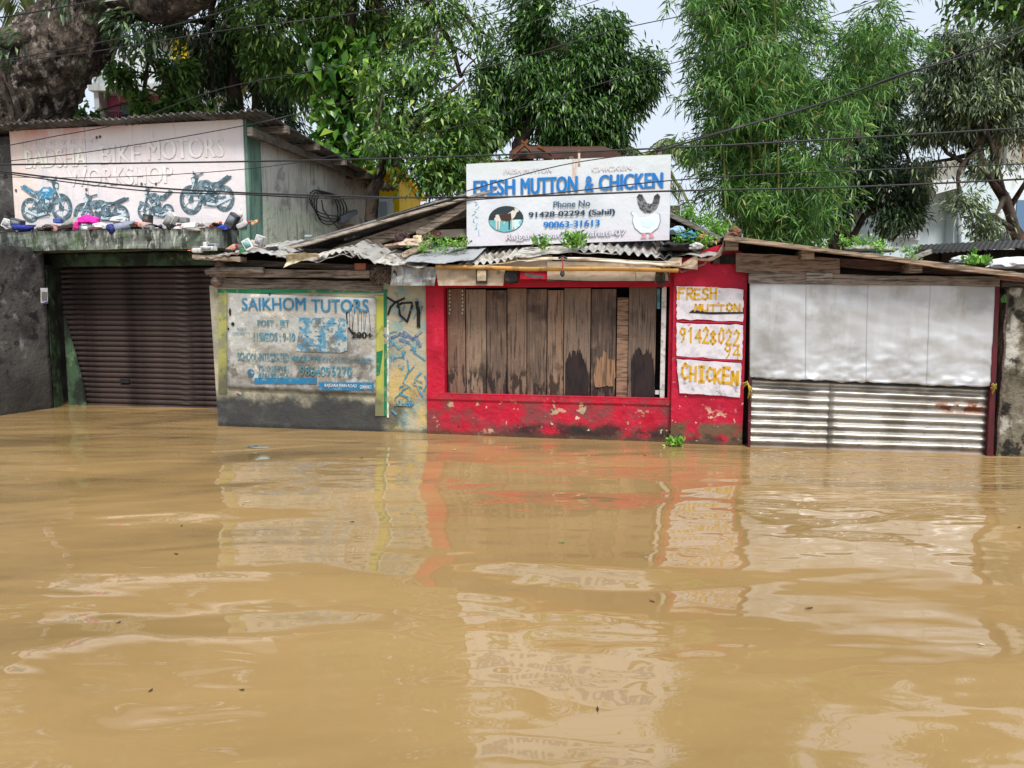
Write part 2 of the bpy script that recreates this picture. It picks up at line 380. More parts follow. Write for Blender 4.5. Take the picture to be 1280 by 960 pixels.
# ---------------------------------------------------------------- the setting
def water_mat():
    m = bpy.data.materials.new('muddy_flood_water'); m.use_nodes = True; N = m.node_tree.nodes; L = m.node_tree.links
    p = N['Principled BSDF']; tc = N.new('ShaderNodeTexCoord')
    def ns(sc_, st, seed, det=3, rg=.5, dist=0):
        mp = N.new('ShaderNodeMapping'); mp.inputs['Scale'].default_value = st; mp.inputs['Location'].default_value = (seed, seed*2, 0); mp.inputs['Rotation'].default_value = (0,0,R(8))
        L.new(tc.outputs['Object'], mp.inputs[0]); t = N.new('ShaderNodeTexNoise'); t.inputs['Scale'].default_value = sc_; t.inputs['Detail'].default_value = det
        t.inputs['Roughness'].default_value = rg; t.inputs['Distortion'].default_value = dist; L.new(mp.outputs[0], t.inputs[0]); return t.outputs[0]
    r = N.new('ShaderNodeValToRGB'); r.color_ramp.elements[0].position = .35; r.color_ramp.elements[0].color = (*WATER_A, 1)
    r.color_ramp.elements[1].position = .65; r.color_ramp.elements[1].color = (*WATER_B, 1); L.new(ns(.5, (1, 1.6, 1), 3), r.inputs[0]); L.new(r.outputs[0], p.inputs['Base Color'])
    p.inputs['Roughness'].default_value = .0; p.inputs['IOR'].default_value = 1.5; p.inputs['Specular IOR Level'].default_value = 1.0
    prev = None
    for (s_, st, dist, sd_, de, di) in WAVES:
        b = N.new('ShaderNodeBump'); b.inputs['Strength'].default_value = 1; b.inputs['Distance'].default_value = dist
        L.new(ns(s_, st, sd_, de, .45, di), b.inputs['Height'])
        if prev is not None: L.new(prev, b.inputs['Normal'])
        prev = b.outputs[0]
    # small ripples lapping at the corrugated sheet
    gd = N.new('ShaderNodeTexGradient'); gd.gradient_type = 'SPHERICAL'; mp = N.new('ShaderNodeMapping'); mp.vector_type = 'TEXTURE'
    mp.inputs['Location'].default_value = (3.9, 7.4, 0); mp.inputs['Scale'].default_value = (2.6, 2.3, 1); L.new(tc.outputs['Object'], mp.inputs[0]); L.new(mp.outputs[0], gd.inputs[0])
    ml = N.new('ShaderNodeMath'); ml.operation = 'MULTIPLY'; L.new(gd.outputs['Fac'], ml.inputs[0]); L.new(ns(3.4, (.55, 2.6, 1), 21, 1, .4, 1.6), ml.inputs[1])
    b = N.new('ShaderNodeBump'); b.inputs['Strength'].default_value = 1; b.inputs['Distance'].default_value = .028; L.new(ml.outputs[0], b.inputs['Height']); L.new(prev, b.inputs['Normal']); prev = b.outputs[0]
    L.new(prev, p.inputs['Normal']); return m
WATER_A, WATER_B = (.262, .168, .067), (.315, .203, .085)
WAVES = [(.55, (.8, 1.3, 1), .105, 1, 0, .9), (1.45, (.6, 1.4, 1), .0135, 5, 0, 1.4), (2.6, (.22, 1.5, 1), .0052, 14, 1, .4), (5, (.7, 1.4, 1), .0024, 9, 0, .9)]
mb = MB(); mb.surf(lambda u, v: (-300+600*u, -60+400*v, 0), 8, 8)
solo('flood_water', mb, water_mat(), None, None, WD, (0, 0, 0), kind='structure')
mb = MB(); mb.surf(lambda u, v: (-320+640*u, -80+440*v, -.45), 4, 4)
solo('ground', mb, mat('silt_ground', S(120,96,70), [dict(c=S(90,74,56), s=1)], rough=1), None, None, WD, (0, 0, -.45), kind='structure')
# ---------------------------------------------------------------- trees
LF_mango = leafmat('mango_leaves', [(0, (.018,.045,.014)), (.45, (.035,.085,.02)), (.8, (.065,.14,.032)), (1, (.14,.26,.04))], .25, .38)
LF_dark = leafmat('dark_evergreen_leaves', [(0, (.018,.036,.018)), (.6, (.035,.065,.028)), (.9, (.075,.12,.045)), (1, (.14,.21,.08))], .22, .4)
LF_bamboo = leafmat('bamboo_leaves', [(0, (.025,.07,.02)), (.4, (.055,.14,.03)), (.8, (.12,.25,.05)), (.97, (.22,.35,.08)), (1, (.42,.32,.13))], .35, .45)
LF_light = leafmat('light_green_leaves', [(0, (.03,.07,.018)), (.5, (.06,.13,.028)), (.85, (.13,.24,.04)), (1, (.26,.34,.07))], .35, .45)
LF_vine = leafmat('broad_vine_leaves', [(0, (.02,.07,.012)), (.5, (.06,.16,.02)), (.93, (.14,.26,.03)), (1, (.22,.24,.03))], .35, .4)
LF_grey = leafmat('greyish_mango_leaves', [(0, (.04,.055,.034)), (.5, (.08,.11,.06)), (.85, (.15,.19,.095)), (1, (.22,.30,.10))], .25, .42)
LF_palm = leafmat('palm_leaflets', [(0, (.06,.10,.03)), (.6, (.14,.2,.06)), (1, (.3,.3,.12))], .35, .5)
LF_herb = leafmat('small_herb_leaves', [(0, (.04,.11,.015)), (.5, (.10,.25,.03)), (1, (.24,.42,.06))], .35, .5)
# the giant trunk on the left
Yg = 14.5
t = thing('giant_tree', 'huge old leaning tree with thick gnarled grey-brown trunk behind the workshop roof', 'tree', WD, tuple(at(-20, 420, Yg))[:2]+(0,))
def tp(px, py, d=0): return at(px, py, Yg+d)
def gnarl(path, rads, n, k, seed, amp):
    path = [Vector(p) for p in path]; P_ = []; r_ = []
    for i in range(n+1):
        q = i/n*(len(path)-1); a = min(int(q), len(path)-2); f = q-a; f2 = f*f*(3-2*f)
        P_.append(path[a].lerp(path[a+1], f)); r_.append(rads[a]+(rads[a+1]-rads[a])*f2)
    vs = []; up = Vector((0, 1, 0))
    for i, p in enumerate(P_):
        tt = (P_[min(i+1, n)]-P_[max(i-1, 0)]).normalized(); a = tt.cross(up).normalized(); b = tt.cross(a)
        for j in range(k):
            th = 2*math.pi*j/k; dd = a*math.cos(th)+b*math.sin(th)
            q = p+dd*r_[i]; h = fbm(q.x*.9, q.z*.55+seed, q.y*.9)*.36 + .35*abs(fbm(q.x*2.2+3, q.z*1.1, q.y*2.2))+.30*fbm(q.x*5, q.z*2.4, q.y*5)+.16*abs(fbm(q.x*11, q.z*6, q.y*11))
            vs.append(q+dd*h*r_[i]*amp)
    m_ = MB(); m_.add(vs, [(i*k+j, i*k+(j+1) % k, (i+1)*k+(j+1) % k, (i+1)*k+j) for i in range(n) for j in range(k)]); return m_
part('trunk', gnarl([tp(-80,430), tp(-25,230), tp(18,125), tp(98,36), tp(122,-40), tp(150,-150), tp(200,-300)], [1.0,1.0,.80,.62,.72,.7,.4], 210, 130, 1, .40), M_bark, t, smooth=True)
part('bough', gnarl([tp(108,-5,-.1), tp(150,-8,-.3), tp(205,0,-.5), tp(255,-28,-.7), tp(330,-90,-1), tp(430,-190,-1)], [.55,.38,.36,.34,.30,.15], 60, 40, 4, .35), M_bark, t, smooth=True)
part('bough', gnarl([tp(60,70,-.1), tp(38,48,-.5), tp(24,46,-.7), tp(2,58,-.9)], [.5,.3,.18,.08], 30, 30, 7, .4), M_bark, t, smooth=True)
for k, (x0, y0, x1, y1, bx, r) in enumerate([(-10,70,30,235,34,.055),(5,90,22,235,44,.045),(28,110,18,160,46,.05),(-6,130,6,240,-14,.04),(40,150,34,235,60,.035)]):
    mb = MB(); mb.tube([at(x0+(x1-x0)*i/12+(bx-20)*math.sin(math.pi*i/12)*.6, y0+(y1-y0)*i/12, Yg-1.15-.1*k) for i in range(13)], [r*(1+.3*nz(i*.7, k)) for i in range(13)], 7)
    part('hanging_root', mb, M_bark, t, smooth=True)
fl = [pb(165,32,Yg-.6,34,20), pb(8,66,Yg-1.3,34,22), pb(18,58,Yg-1.4,20,14), pb(190,50,Yg-.3,26,10), pb(60,-120,Yg,120,60), pb(250,-150,Yg,150,80), pb(-40,-200,Yg,140,80), pb(390,-250,Yg,120,80), pb(80,-290,Yg,180,80),pb(75,2,Yg-1.2,9,7)]
P_, O_ = blob_points(fl, 2300, 3, .3)
me = leaf_mesh('crown', P_, O_, 12, .2, .055, .9, .8, LF_dark, 5); me.transform(Matrix.Translation(-Vector(ORG[t.name][1])))
o = bpy.data.objects.new('crown', me); col.objects.link(o); o.parent = t
tree('dark drooping evergreen standing between the giant trunk and the vine-wrapped tree', at(292,420,17.5)[:2]+(0,) if False else tuple(at(292,420,17.5))[:2]+(0,),
     [tuple(at(292,420,17.5))[:2]+(0,), at(300,160,17.5), at(285,40,17.5), at(280,-120,17.5)], .2, .1,
     [pb(262,62,17.5,36,44), pb(300,15,17.5,50,50), pb(232,128,17.2,22,16), pb(268,134,17.0,28,16), pb(335,105,17.6,36,40), pb(280,-90,17.5,90,60), pb(225,22,17.4,22,22), pb(335,165,17.4,40,22)],
     1900, 12, .19, .045, 1.2, .7, LF_dark, 11, name='evergreen_tree', lump=1.5)
bvt = tuple(at(440,420,15.5))[:2]+(0,)
tv_ = tree('tall tree wrapped in a broad-leaved climbing vine behind the workshop side wall', bvt,
     [bvt, at(432,160,15.5), at(430,60,15.5), at(445,-60,15.5), at(440,-200,15.5)], .24, .13,
     [pb(350,30,15.5,50,40), pb(440,10,15.5,52,38), pb(545,22,15.3,44,30), pb(578,88,15,24,34), pb(390,100,15.8,34,22), pb(500,-60,15.5,90,46), pb(360,-90,15.5,90,60), pb(430,-190,15.5,130,60), pb(598,34,15.2,18,26), pb(455,-280,15.5,100,50), pb(340,75,15.6,30,24), pb(500,48,15.6,26,18), pb(455,60,15.7,30,20)],
     4900, 10, .155, .042, .9, .8, LF_light, 21, name='vine_covered_tree', lump=1.3, twigs=80)
rg = np.random.default_rng(4); n_ = 470
Pv = np.array([tuple(at(rg.uniform(398,472)+(0 if q < .7 else rg.uniform(-20,20)), rg.uniform(45,215), 15.2+rg.uniform(-.3,.5))) for q in rg.random(n_)])
me = leaf_mesh('vine_leaves', Pv, np.tile(np.array([[0,-.6,-.2]]), (n_,1)), 2, .30, .17, .6, .8, LF_vine, 8, .15); me.transform(Matrix.Translation(-Vector(bvt)))
o = bpy.data.objects.new('vine_leaves', me); col.objects.link(o); o.parent = tv_; o['kind'] = 'stuff'
bf = tuple(at(462,420,13.2))[:2]+(0,)
t = thing('forked_tree', 'slender forked tree rising just right of the workshop side wall', 'tree', WD, bf)
mb = MB()
mb.tube([Vector(bf), at(462,300,13.2), at(466,236,13.2), at(482,205,13.2), at(502,180,13.2), at(522,152,13.2), at(548,128,13.1), at(580,100,13)], [.13,.12,.105,.085,.07,.055,.04,.02], 8, wob=.2)
mb.tube([at(502,180,13.2), at(497,150,13.2), at(508,120,13.2), at(540,70,13.3), at(548,30,13.3)], [.06,.05,.045,.035,.015], 6)
mb.tube([at(486,202,13.2), at(494,165,13.3), at(520,140,13.3), at(556,120,13.4)], [.045,.04,.03,.015], 6)
mb.tube([at(470,228,13.2), at(480,190,13.0), at(470,160,12.9), at(478,120,12.9)], [.05,.04,.03,.015], 6)
part('trunk', mb, M_twig, t, smooth=True)
P_, O_ = blob_points([pb(500,132,13.2,24,18), pb(560,150,13.2,30,26), pb(548,190,13.1,30,20), pb(585,205,13.2,30,30), pb(480,175,13,28,18), pb(530,215,13,34,22), pb(590,160,13.3,36,24), pb(520,85,13.3,40,26), pb(562,225,13,30,16), pb(470,112,13.2,26,30)], 950, 6, .1, 2.4)
me = leaf_mesh('crown', P_, O_, 9, .15, .055, .7, .9, LF_light, 9, .12); me.transform(Matrix.Translation(-Vector(bf)))
o = bpy.data.objects.new('crown', me); col.objects.link(o); o.parent = t
bm_ = tuple(at(655,420,16))[:2]+(0,)
tree('dense dark mango tree directly behind the fresh mutton signboard', bm_,
     [bm_, at(652,240,16), at(650,180,16), at(668,120,16), at(690,50,16)], .26, .12,
     [pb(690,40,16,50,34), pb(652,92,16,44,36), pb(735,90,16,46,40), pb(782,112,16,30,36), pb(700,140,15.9,56,28), pb(620,118,16,30,34), pb(768,150,16,34,24), pb(625,168,16,26,18), pb(670,-2,16,34,22), pb(808,95,16,14,24), pb(742,42,16,30,22), pb(600,198,15.8,20,14), pb(720,176,16,56,14), pb(690,85,16.3,40,30), pb(790,66,16,18,14), pb(598,100,16,24,26), pb(580,150,16,18,20), pb(600,160,16,20,18)],
     5900, 11, .165, .042, 1.0, .75, LF_mango, 31, name='mango_tree', group=None, lump=1.25, twigs=90)
# bamboo
bb = tuple(at(955,420,12.8))[:2]+(0,)
t = thing('bamboo_clump', 'tall light green bamboo clump with drooping narrow leaves, right of the mutton signboard', 'bamboo', WD, bb)
rr = random.Random(5); C_ = []; O_ = []; cm = MB()
for i in range(78):
    bx = 955+rr.uniform(-45, 45); ty = rr.uniform(-170, 190); fan = rr.gauss(0, .55)
    tx = bx + fan*165*(1-.25*(ty > 60)) + (35 if fan > 0 else -5); Yc = 12.8+rr.uniform(-1.0, 1.6)
    tx = min(max(tx, 858+rr.uniform(0,34)), 1126 if ty < 110 else 1070)
    a, b = at(bx, 420, Yc), at(tx, ty, Yc+rr.uniform(-.8, .3)); a.z = 0
    ctrl = Vector((a.x+(b.x-a.x)*.25, a.y, b.z*1.02))
    pts = [a*(1-s)**2+ctrl*2*s*(1-s)+b*s*s for s in [q/14 for q in range(15)]]
    if i % 4 == 0: cm.tube(pts, [.022-.018*q/14 for q in range(15)], 5)
    for q in range(52):
        s = rr.uniform(.14, 1)**.85; k = min(int(s*14), 13); p = pts[k].lerp(pts[k+1], s*14-k)
        if noise.noise(p*1.3)+.5*noise.noise(p*3.1) < -.06: continue
        dd = Vector((rr.gauss(0, 1), rr.gauss(0, .8), rr.gauss(-.1, .4))).normalized(); tw = rr.uniform(.1, .75)
        for h in (.45, .75, 1.0):
            C_.append(tuple(p+dd*tw*h+Vector((0, 0, -.35*tw*h*h)))); O_.append((dd.x*.5, dd.y*.5, -.25))
part('culms', cm, M_culm, t, smooth=True, kind='stuff')
me = leaf_mesh('bamboo_leaves', np.array(C_), np.array(O_), 9, .19, .021, .50, .85, LF_bamboo, 13, .05); me.transform(Matrix.Translation(-Vector(bb)))
o = bpy.data.objects.new('bamboo_leaves', me); col.objects.link(o); o.parent = t; o['kind'] = 'stuff'
# the dark many-stemmed tree and the grey one at the right
bd = tuple(at(1050,420,16.2))[:2]+(0,)
td = tree('dark many-stemmed mango tree rising behind the metal-fronted shed', bd,
     [bd, at(1052,300,16.2), at(1048,262,16.2), at(1060,200,16.2), at(1085,110,16.3)], .17, .09,
     [pb(1060,215,16.2,56,30), pb(1108,240,16,38,24), pb(1040,255,16.2,34,20), pb(1130,285,15.6,20,14), pb(1085,165,16.3,44,34), pb(1095,100,16.4,32,38), pb(1118,266,15.8,28,16), pb(1005,282,16.3,24,10), pb(1085,62,16.6,30,22), pb(1138,200,16.4,18,18)],
     3000, 11, .15, .038, 1.0, .8, LF_dark, 41, name='mango_tree', lump=1.5, twigs=70)
mb = MB()
for q in ((1040,300,1022,258,1000,235),(1060,305,1080,270,1118,250),(1045,305,1032,280,1010,268),(1056,310,1062,262,1076,226)):
    mb.tube([at(q[0]+6,330,16.1), at(q[0],q[1],16.1), at(q[2],q[3],16), at(q[4],q[5],15.9)], [.12,.1,.07,.03], 7, wob=.2)
part('side_stems', mb, M_twig, td, smooth=True)
br = tuple(at(1290,420,14.5))[:2]+(0,)
tr = tree('grey-green mango tree at the far right in front of the pale house', br,
     [br, at(1282,320,14.5), at(1268,285,14.5), at(1255,245,14.5), at(1228,205,14.5), at(1215,140,14.6)], .13, .06,
     [pb(1215,66,14.6,40,26), pb(1262,85,14.6,34,34), pb(1180,110,14.8,24,36), pb(1225,140,14.6,42,28), pb(1272,160,14.5,32,32), pb(1190,50,14.8,18,14), pb(1162,160,14.9,14,14), pb(1245,205,14.4,32,9), pb(1205,262,13.9,13,17), pb(1300,60,14.6,40,60), pb(1232,285,14,8,9), pb(1240,112,14.7,36,26), pb(1192,150,14.8,22,20), pb(1160,200,15,14,14)],
     4600, 10, .14, .034, 1.1, .8, LF_grey, 51, name='mango_tree', lump=1.6, twigs=90)
mb = MB()
for q in ((1255,245,1240,225,1222,208),(1262,260,1290,215,1310,180),(1270,290,1240,268,1200,272),(1268,290,1235,300,1198,310)):
    mb.tube([at(q[0],q[1],14.5), at(q[2],q[3],14.3), at(q[4],q[5],14)], [.06,.035,.012], 6)
part('side_stems', mb, M_twig, tr, smooth=True)
# near branch reaching in at the top right corner
bn = tuple(at(1420,-120,9))
tree('leafy branch hanging into view at the top right corner', bn,
     [bn, at(1340,-40,9), at(1270,-12,9), at(1205,-4,9)], .05, .012,
     [pb(1222,2,9,20,9), pb(1262,4,9,24,14), pb(1300,-10,9,40,26), pb(1205,10,9,9,7), pb(1245,-18,9,34,12)], 260, 9, .11, .05, .6, .9, LF_mango, 61, name='overhanging_branch', cat='branch', lump=3, twigs=16, trunkname='stem')
def palm(label, crown, base, nf, ln, seed, lean=0):
    t = thing('palm_tree', label, 'palm tree', WD, base); mb = MB(); c = Vector(crown)
    mb.tube([Vector(base).lerp(c, i/8)+Vector((math.sin(i/8*math.pi)*.15, 0, 0)) for i in range(9)], [.17-.006*i for i in range(9)], 9, wob=.2); part('trunk', mb, M_twig, t, smooth=True)
    rr = random.Random(seed); C_ = []; D_ = []; mb = MB()
    for k in range(nf):
        az = 2*math.pi*k/nf+rr.uniform(-.2, .2); el = rr.uniform(-.1, 1.1); L_ = ln*rr.uniform(.8, 1.1); pts = []
        for i in range(13):
            s = i/12; pts.append(c+Vector((math.cos(az), math.sin(az), 0))*L_*s*math.cos(el*.6)+Vector((0, 0, L_*(s*math.sin(el)-.85*s*s))))
        mb.tube(pts, [.03-.024*i/12 for i in range(13)], 4)
        for i in range(1, 13):
            side = (pts[i]-pts[i-1]).normalized().cross(Vector((0, 0, 1))).normalized()
            for sgn in (-1, 1):
                for h in range(4):
                    C_.append(tuple(pts[i-1].lerp(pts[i], h/4))); D_.append(tuple(side*sgn*.7+(pts[i]-pts[i-1]).normalized()*.5))
    part('frond_ribs', mb, M_culm, t)
    me = leaf_mesh('fronds', np.array(C_), np.array(D_), 1, ln*.3, ln*.022, .55, .08, LF_palm, seed, .01); me.transform(Matrix.Translation(-Vector(base)))
    o = bpy.data.objects.new('fronds', me); col.objects.link(o); o.parent = t
palm('coconut palm with long drooping fronds at the top left corner', at(-25,-55,18), tuple(at(-60,420,18))[:2]+(0,), 16, 2.6, 3)
palm('pale palm whose fronds show through leaves left of the vine-wrapped tree', at(318,70,20), tuple(at(318,420,20))[:2]+(0,), 16, 2.4, 4)
palm('small far palm seen between the forked tree and the mango tree', at(490,165,21), tuple(at(490,420,21))[:2]+(0,), 14, 1.8, 5)
palm('faint far palm seen low between the centre mango tree and the bamboo', at(806,196,22), tuple(at(808,420,22))[:2]+(0,), 14, 1.6, 6)
# far thicket behind, left of the bamboo and under the mango tree
tree('low leafy tree filling the gap between the giant trunk and the pink house', tuple(at(160,420,16.3))[:2]+(0,),
     [tuple(at(172,420,16.3))[:2]+(0,), at(178,150,16.3), at(186,70,16.3)], .07, .03, [pb(152,92,16.3,10,12), pb(190,132,16.3,14,18), pb(218,135,16.4,18,16), pb(225,95,16.5,14,20), pb(250,150,16.3,30,10), pb(100,146,16.5,14,8), pb(180,75,16.3,14,10)],
     330, 9, .2, .08, .6, .9, LF_light, 71, name='small_tree', lump=2.2, twigs=25)
# ---------------------------------------------------------------- buildings far behind
def wb(mb, px0, px1, py0, py1, Y, dep):
    a = at(px0, py0, Y); b = at(px1, py1, Y) if py1 is not None else Vector((at(px1, 300, Y).x, Y, 0)); return mb.box(a.x, b.x, Y, Y+dep, b.z, a.z)
M_white = mat('white_render', S(205,210,214), [dict(c=S(150,150,146), s=2.5, st=(3,3,.5), lo=.5, hi=.75, amt=.6), dict(c=S(110,108,100), s=5, st=(3,3,.4), lo=.6, hi=.75, amt=.5)], rough=.85)
M_pale = mat('pale_blue_render', S(190,206,212), [dict(c=S(140,150,152), s=2.2, st=(4,4,.35), lo=.52, hi=.75, amt=.6), dict(c=S(228,230,230), s=3, st=(3,3,.4), lo=.55, hi=.7, amt=.6)], rough=.85)
M_concrete = mat('stained_concrete', S(150,146,138), [dict(c=S(90,86,78), s=3, st=(2,2,.5), lo=.45, hi=.65, amt=.7)], rough=.9)
M_pink = mat('pink_render', S(190,92,118), [dict(c=S(150,70,92), s=3, lo=.5, hi=.7, amt=.5)], rough=.8)
M_yellow = mat('yellow_render', S(214,178,12), [dict(c=S(170,136,14), s=3, lo=.5, hi=.7, amt=.5)], rough=.8)
M_glass = mat('dark_window_glass', S(38,44,50), rough=.15, spec=.5)
M_brownwood = mat('brown_painted_wood', S(110,66,40), [dict(c=S(70,42,30), s=6, lo=.5, hi=.7)], rough=.7)
M_slate = mat('blue_grey_slats', S(150,160,172), rough=.6)
def far(label, cat, name, px, Y, group=None): return thing(name, label, cat, WD, (at(px, 300, Y).x, Y, 0), group)
t = far('pale blue and white house with a sloping eave behind the mango trees at right', 'house', 'pale_house', 1180, 19)
part('wall', wb(MB(), 1108, 1196, 238, None, 19, 5), M_pale, t)
part('wall', wb(MB(), 1196, 1249, 222, None, 18.6, 5), M_pale, t)
part('wall', wb(MB(), 1249, 1420, 205, None, 18.9, 5), M_white, t)
mb = MB(); mb.hexa([at(1168,243,18.3), at(1208,232,18.3), at(1208,222,18.3), at(1166,226,18.3)], 1.6); part('eave', mb, M_white, t)
mb = MB(); mb.hexa([at(1128,240,18.4), at(1205,218,18.4), at(1208,196,18.4), at(1176,206,18.4)], (0, 2.5, .3)); part('roof', mb, M_concrete, t)
f = part('window', wb(MB(), 1118, 1150, 258, 300, 18.93, .1), M_white, t)
part('pane', wb(MB(), 1121, 1147, 261, 297, 18.9, .05), M_glass, f)
for k in range(6): part('slat', wb(MB(), 1122+k*4.3, 1124.2+k*4.3, 261, 297, 18.85, .03), M_slate, f)
f = part('window', wb(MB(), 1262, 1292, 240, 300, 18.82, .1), M_white, t); part('pane', wb(MB(), 1272, 1290, 250, 296, 18.78, .05), mat('blue_glass', S(92,120,150), rough=.2), f)
f = part('window', wb(MB(), 1252, 1270, 288, 316, 18.8, .1), M_concrete, t); part('pane', wb(MB(), 1254, 1268, 291, 306, 18.76, .05), M_glass, f)
mb = MB(); mb.tube([at(1199,232,18.5), at(1199,330,18.5)], .05, 8); part('downpipe', mb, M_slate, t, smooth=True)
t = far('low cream building with brown shutter between the dark mango tree and the pale house', 'house', 'cream_house', 1050, 20.5)
part('wall', wb(MB(), 990, 1112, 262, None, 20.5, 4), M_white, t)
part('pillar', wb(MB(), 1083, 1090, 262, None, 20.4, .1), M_brownwood, t)
f = part('window', wb(MB(), 1090, 1104, 282, 306, 20.38, .12), M_concrete, t); part('shutter', wb(MB(), 1092, 1103, 284, 304, 20.34, .04), mat('grey_shutter', S(128,122,116), rough=.8), f)
part('roof', wb(MB(), 980, 1116, 254, 263, 20.2, 4.6), M_concrete, t)
t = far('tall grey building top with orange brick seen through leaves at the right edge', 'building', 'brick_building', 1290, 24)
part('wall', wb(MB(), 1268, 1400, 108, None, 24, .8), mat('orange_brickwork', S(150,110,80), [dict(c=S(130,80,52), s=8, lo=.45, hi=.6)], rough=.9), t)
part('parapet', wb(MB(), 1264, 1404, 96, 108, 23.8, 1.2), M_concrete, t)
part('column', wb(MB(), 1264, 1270, 108, None, 23.8, .3), M_concrete, t)
t = far('pink and white building showing between the giant trunk and the small leafy tree', 'building', 'pink_building', 150, 20)
part('wall', wb(MB(), 128, 205, 112, None, 20, 5), M_pink, t)
part('pillar', wb(MB(), 114, 133, 60, None, 19.6, .6), M_white, t)
part('wall', wb(MB(), 133, 200, 60, 106, 20.0, 5), M_white, t)
part('balcony_slab', wb(MB(), 110, 208, 104, 113, 19.5, 1), M_white, t)
f = part('window', wb(MB(), 149, 165, 128, 154, 19.95, .1), M_brownwood, t); part('pane', wb(MB(), 151, 163, 130, 152, 19.92, .05), M_glass, f)
part('pillar', wb(MB(), 168, 182, 106, None, 19.7, .4), M_white, t)
mb = MB()
for k in range(8): wb(mb, 133+k*2.6, 133.8+k*2.6, 138, 160, 19.7, .03)
wb(mb, 132, 154, 138, 139.5, 19.68, .05); part('railing', mb, M_glass, t, kind='stuff')
t = far('grey and yellow block glimpsed through dark leaves above the workshop sign', 'building', 'yellow_block', 222, 22)
part('wall', wb(MB(), 186, 236, 44, None, 22, 5), M_concrete, t)
part('panel', wb(MB(), 214, 237, 48, 150, 21.9, .1), M_yellow, t)
part('column', wb(MB(), 270, 284, 40, None, 22, .6), M_concrete, t)
part('roof', wb(MB(), 182, 240, 38, 45, 21.7, 5.6), M_concrete, t)
part('panel', wb(MB(), 150, 158, 0, 10, 21.9, .1), M_yellow, t)
t = far('yellow building with a pale window, right behind the workshop side wall', 'building', 'yellow_building', 478, 17.5)
part('wall', wb(MB(), 440, 500, 217, None, 17.5, 4), M_yellow, t)
part('roof', wb(MB(), 436, 504, 209, 217, 17.2, 4.6), M_yellow, t)
f = part('window', wb(MB(), 470, 492, 248, 276, 17.45, .1), M_white, t); part('pane', wb(MB(), 474, 484, 252, 274, 17.41, .05), mat('pale_glass', S(150,160,166), rough=.25), f)
t = far('reddish shed roof with ragged planks peeking over the top of the mutton signboard', 'shed', 'red_shed', 690, 13.5)
part('wall', wb(MB(), 600, 780, 200, None, 13.6, 2.4), M_brownwood, t)
mb = MB(); mb.hexa([at(636,199,13.3), at(780,197,13.3), at(770,188,13.3), at(648,189,13.3)], (0,3,.7)); part('roof', mb, mat('brown_red_tin', S(84,56,48), [dict(c=S(70,50,42), s=3, lo=.45, hi=.6)], rough=.8), t)
for q in ((640,196,660,178,5),(664,190,652,178,4),(672,184,690,194,4)):
    mb = MB(); mb.hexa([at(q[0],q[1],13.1), at(q[2],q[3],13.1), at(q[2],q[3]-q[4],13.1), at(q[0],q[1]-q[4],13.1)], .12); part('plank', mb, M_brownwood, t)
# black tin roof with sacks at the far right behind the shed
t = thing('dark_shed', 'low black-roofed shed behind the metal-fronted shed at the right edge', 'shed', WD, (at(1200,320,11).x, 11, 0))
mb = MB()
a0, a1 = at(1140,318,10.2), at(1420,300,9.6); b0, b1 = at(1150,306,12.6), at(1420,292,12)
def cs(p00, p10, p01, p11, waves, amp, nrm, rag=0.0, seed=0, sag=0.0, wr=0.0):
    n = Vector(nrm).normalized(); p00, p10, p01, p11 = map(Vector, (p00, p10, p01, p11))
    def f(u, v):
        v2 = v + (rag*nz(u*9+seed, 3.3) if v < .01 else 0)
        p = (p00.lerp(p10, u)).lerp(p01.lerp(p11, u), v2)
        return p + n*(amp*math.sin(u*waves*2*math.pi) - sag*math.sin(math.pi*u) + wr*fbm(u*3+seed, v*3, seed))
    return f
mb.surf(cs(a0, a1, b0, b1, 40, .009, (0,0,1)), 156, 3, (0,0,-.006)); part('roof', mb, mat('black_roofing', S(46,44,44), [dict(c=S(30,28,28), s=3)], rough=.6), t)
part('wall', wb(MB(), 1150, 1420, 322, None, 11, 1.2), M_dark, t)
for k in range(9): part('plank', wb(MB(), 1152+k*26, 1176+k*26, 312, 326, 10.9-.06*(k%2), .06), M_dark, t)

# ---------------------------------------------------------------- bike workshop
tw = thing('bike_workshop', 'two-part concrete bike workshop with roller shutter and grey side wall', 'workshop', FR, (-2, 1.0, 0))
M_soot = mat('sooty_plaster', S(76,74,72), [
    dict(c=S(36,34,34), s=2.2, lo=.42, hi=.62, amt=.85), dict(c=S(150,150,146), s=5, lo=.57, hi=.72, amt=.6, g=[(Z,.5,.5)]),
    dict(c=S(18,17,17), s=7, lo=.56, hi=.66, amt=.8), dict(c=S(200,200,200), s=9, st=(3,3,.35), lo=.72, hi=.78, amt=.6), dict(c=S(56,54,52), s=1, g=[(NZ,-.75,.4,.4)], all=1, amt=.8)],
    rough=.85, bump=[(5,(1,1,1),.03),(25,(1,1,1),.008)])
M_ledge = mat('mossy_ledge_concrete', S(112,118,110), [
    dict(c=S(50,52,46), s=4, st=(2,2,.7), lo=.42, hi=.6, amt=.9), dict(c=S(176,178,168), s=7, st=(2.4,2.4,.7), lo=.55, hi=.68, amt=.75),
    dict(c=S(66,90,52), s=3, lo=.52, hi=.66, amt=.6), dict(c=S(24,22,20), s=9, st=(3,3,.4), lo=.58, hi=.68, amt=.85), dict(c=S(30,28,26), s=1, all=1, amt=.6, g=[(Z,2.43,.06,.05)])],
    rough=.9, bump=[(12,(1,1,1),.015)])
M_greenp = mat('green_painted_concrete', S(62,84,62), [dict(c=S(30,34,28), s=3, lo=.38, hi=.56, amt=.92), dict(c=S(112,134,96), s=5, lo=.55, hi=.7, amt=.6), dict(c=S(20,18,16), s=12, st=(1,1,1), lo=.6, hi=.7)], rough=.8, bump=[(10,(1,1,1),.01)])
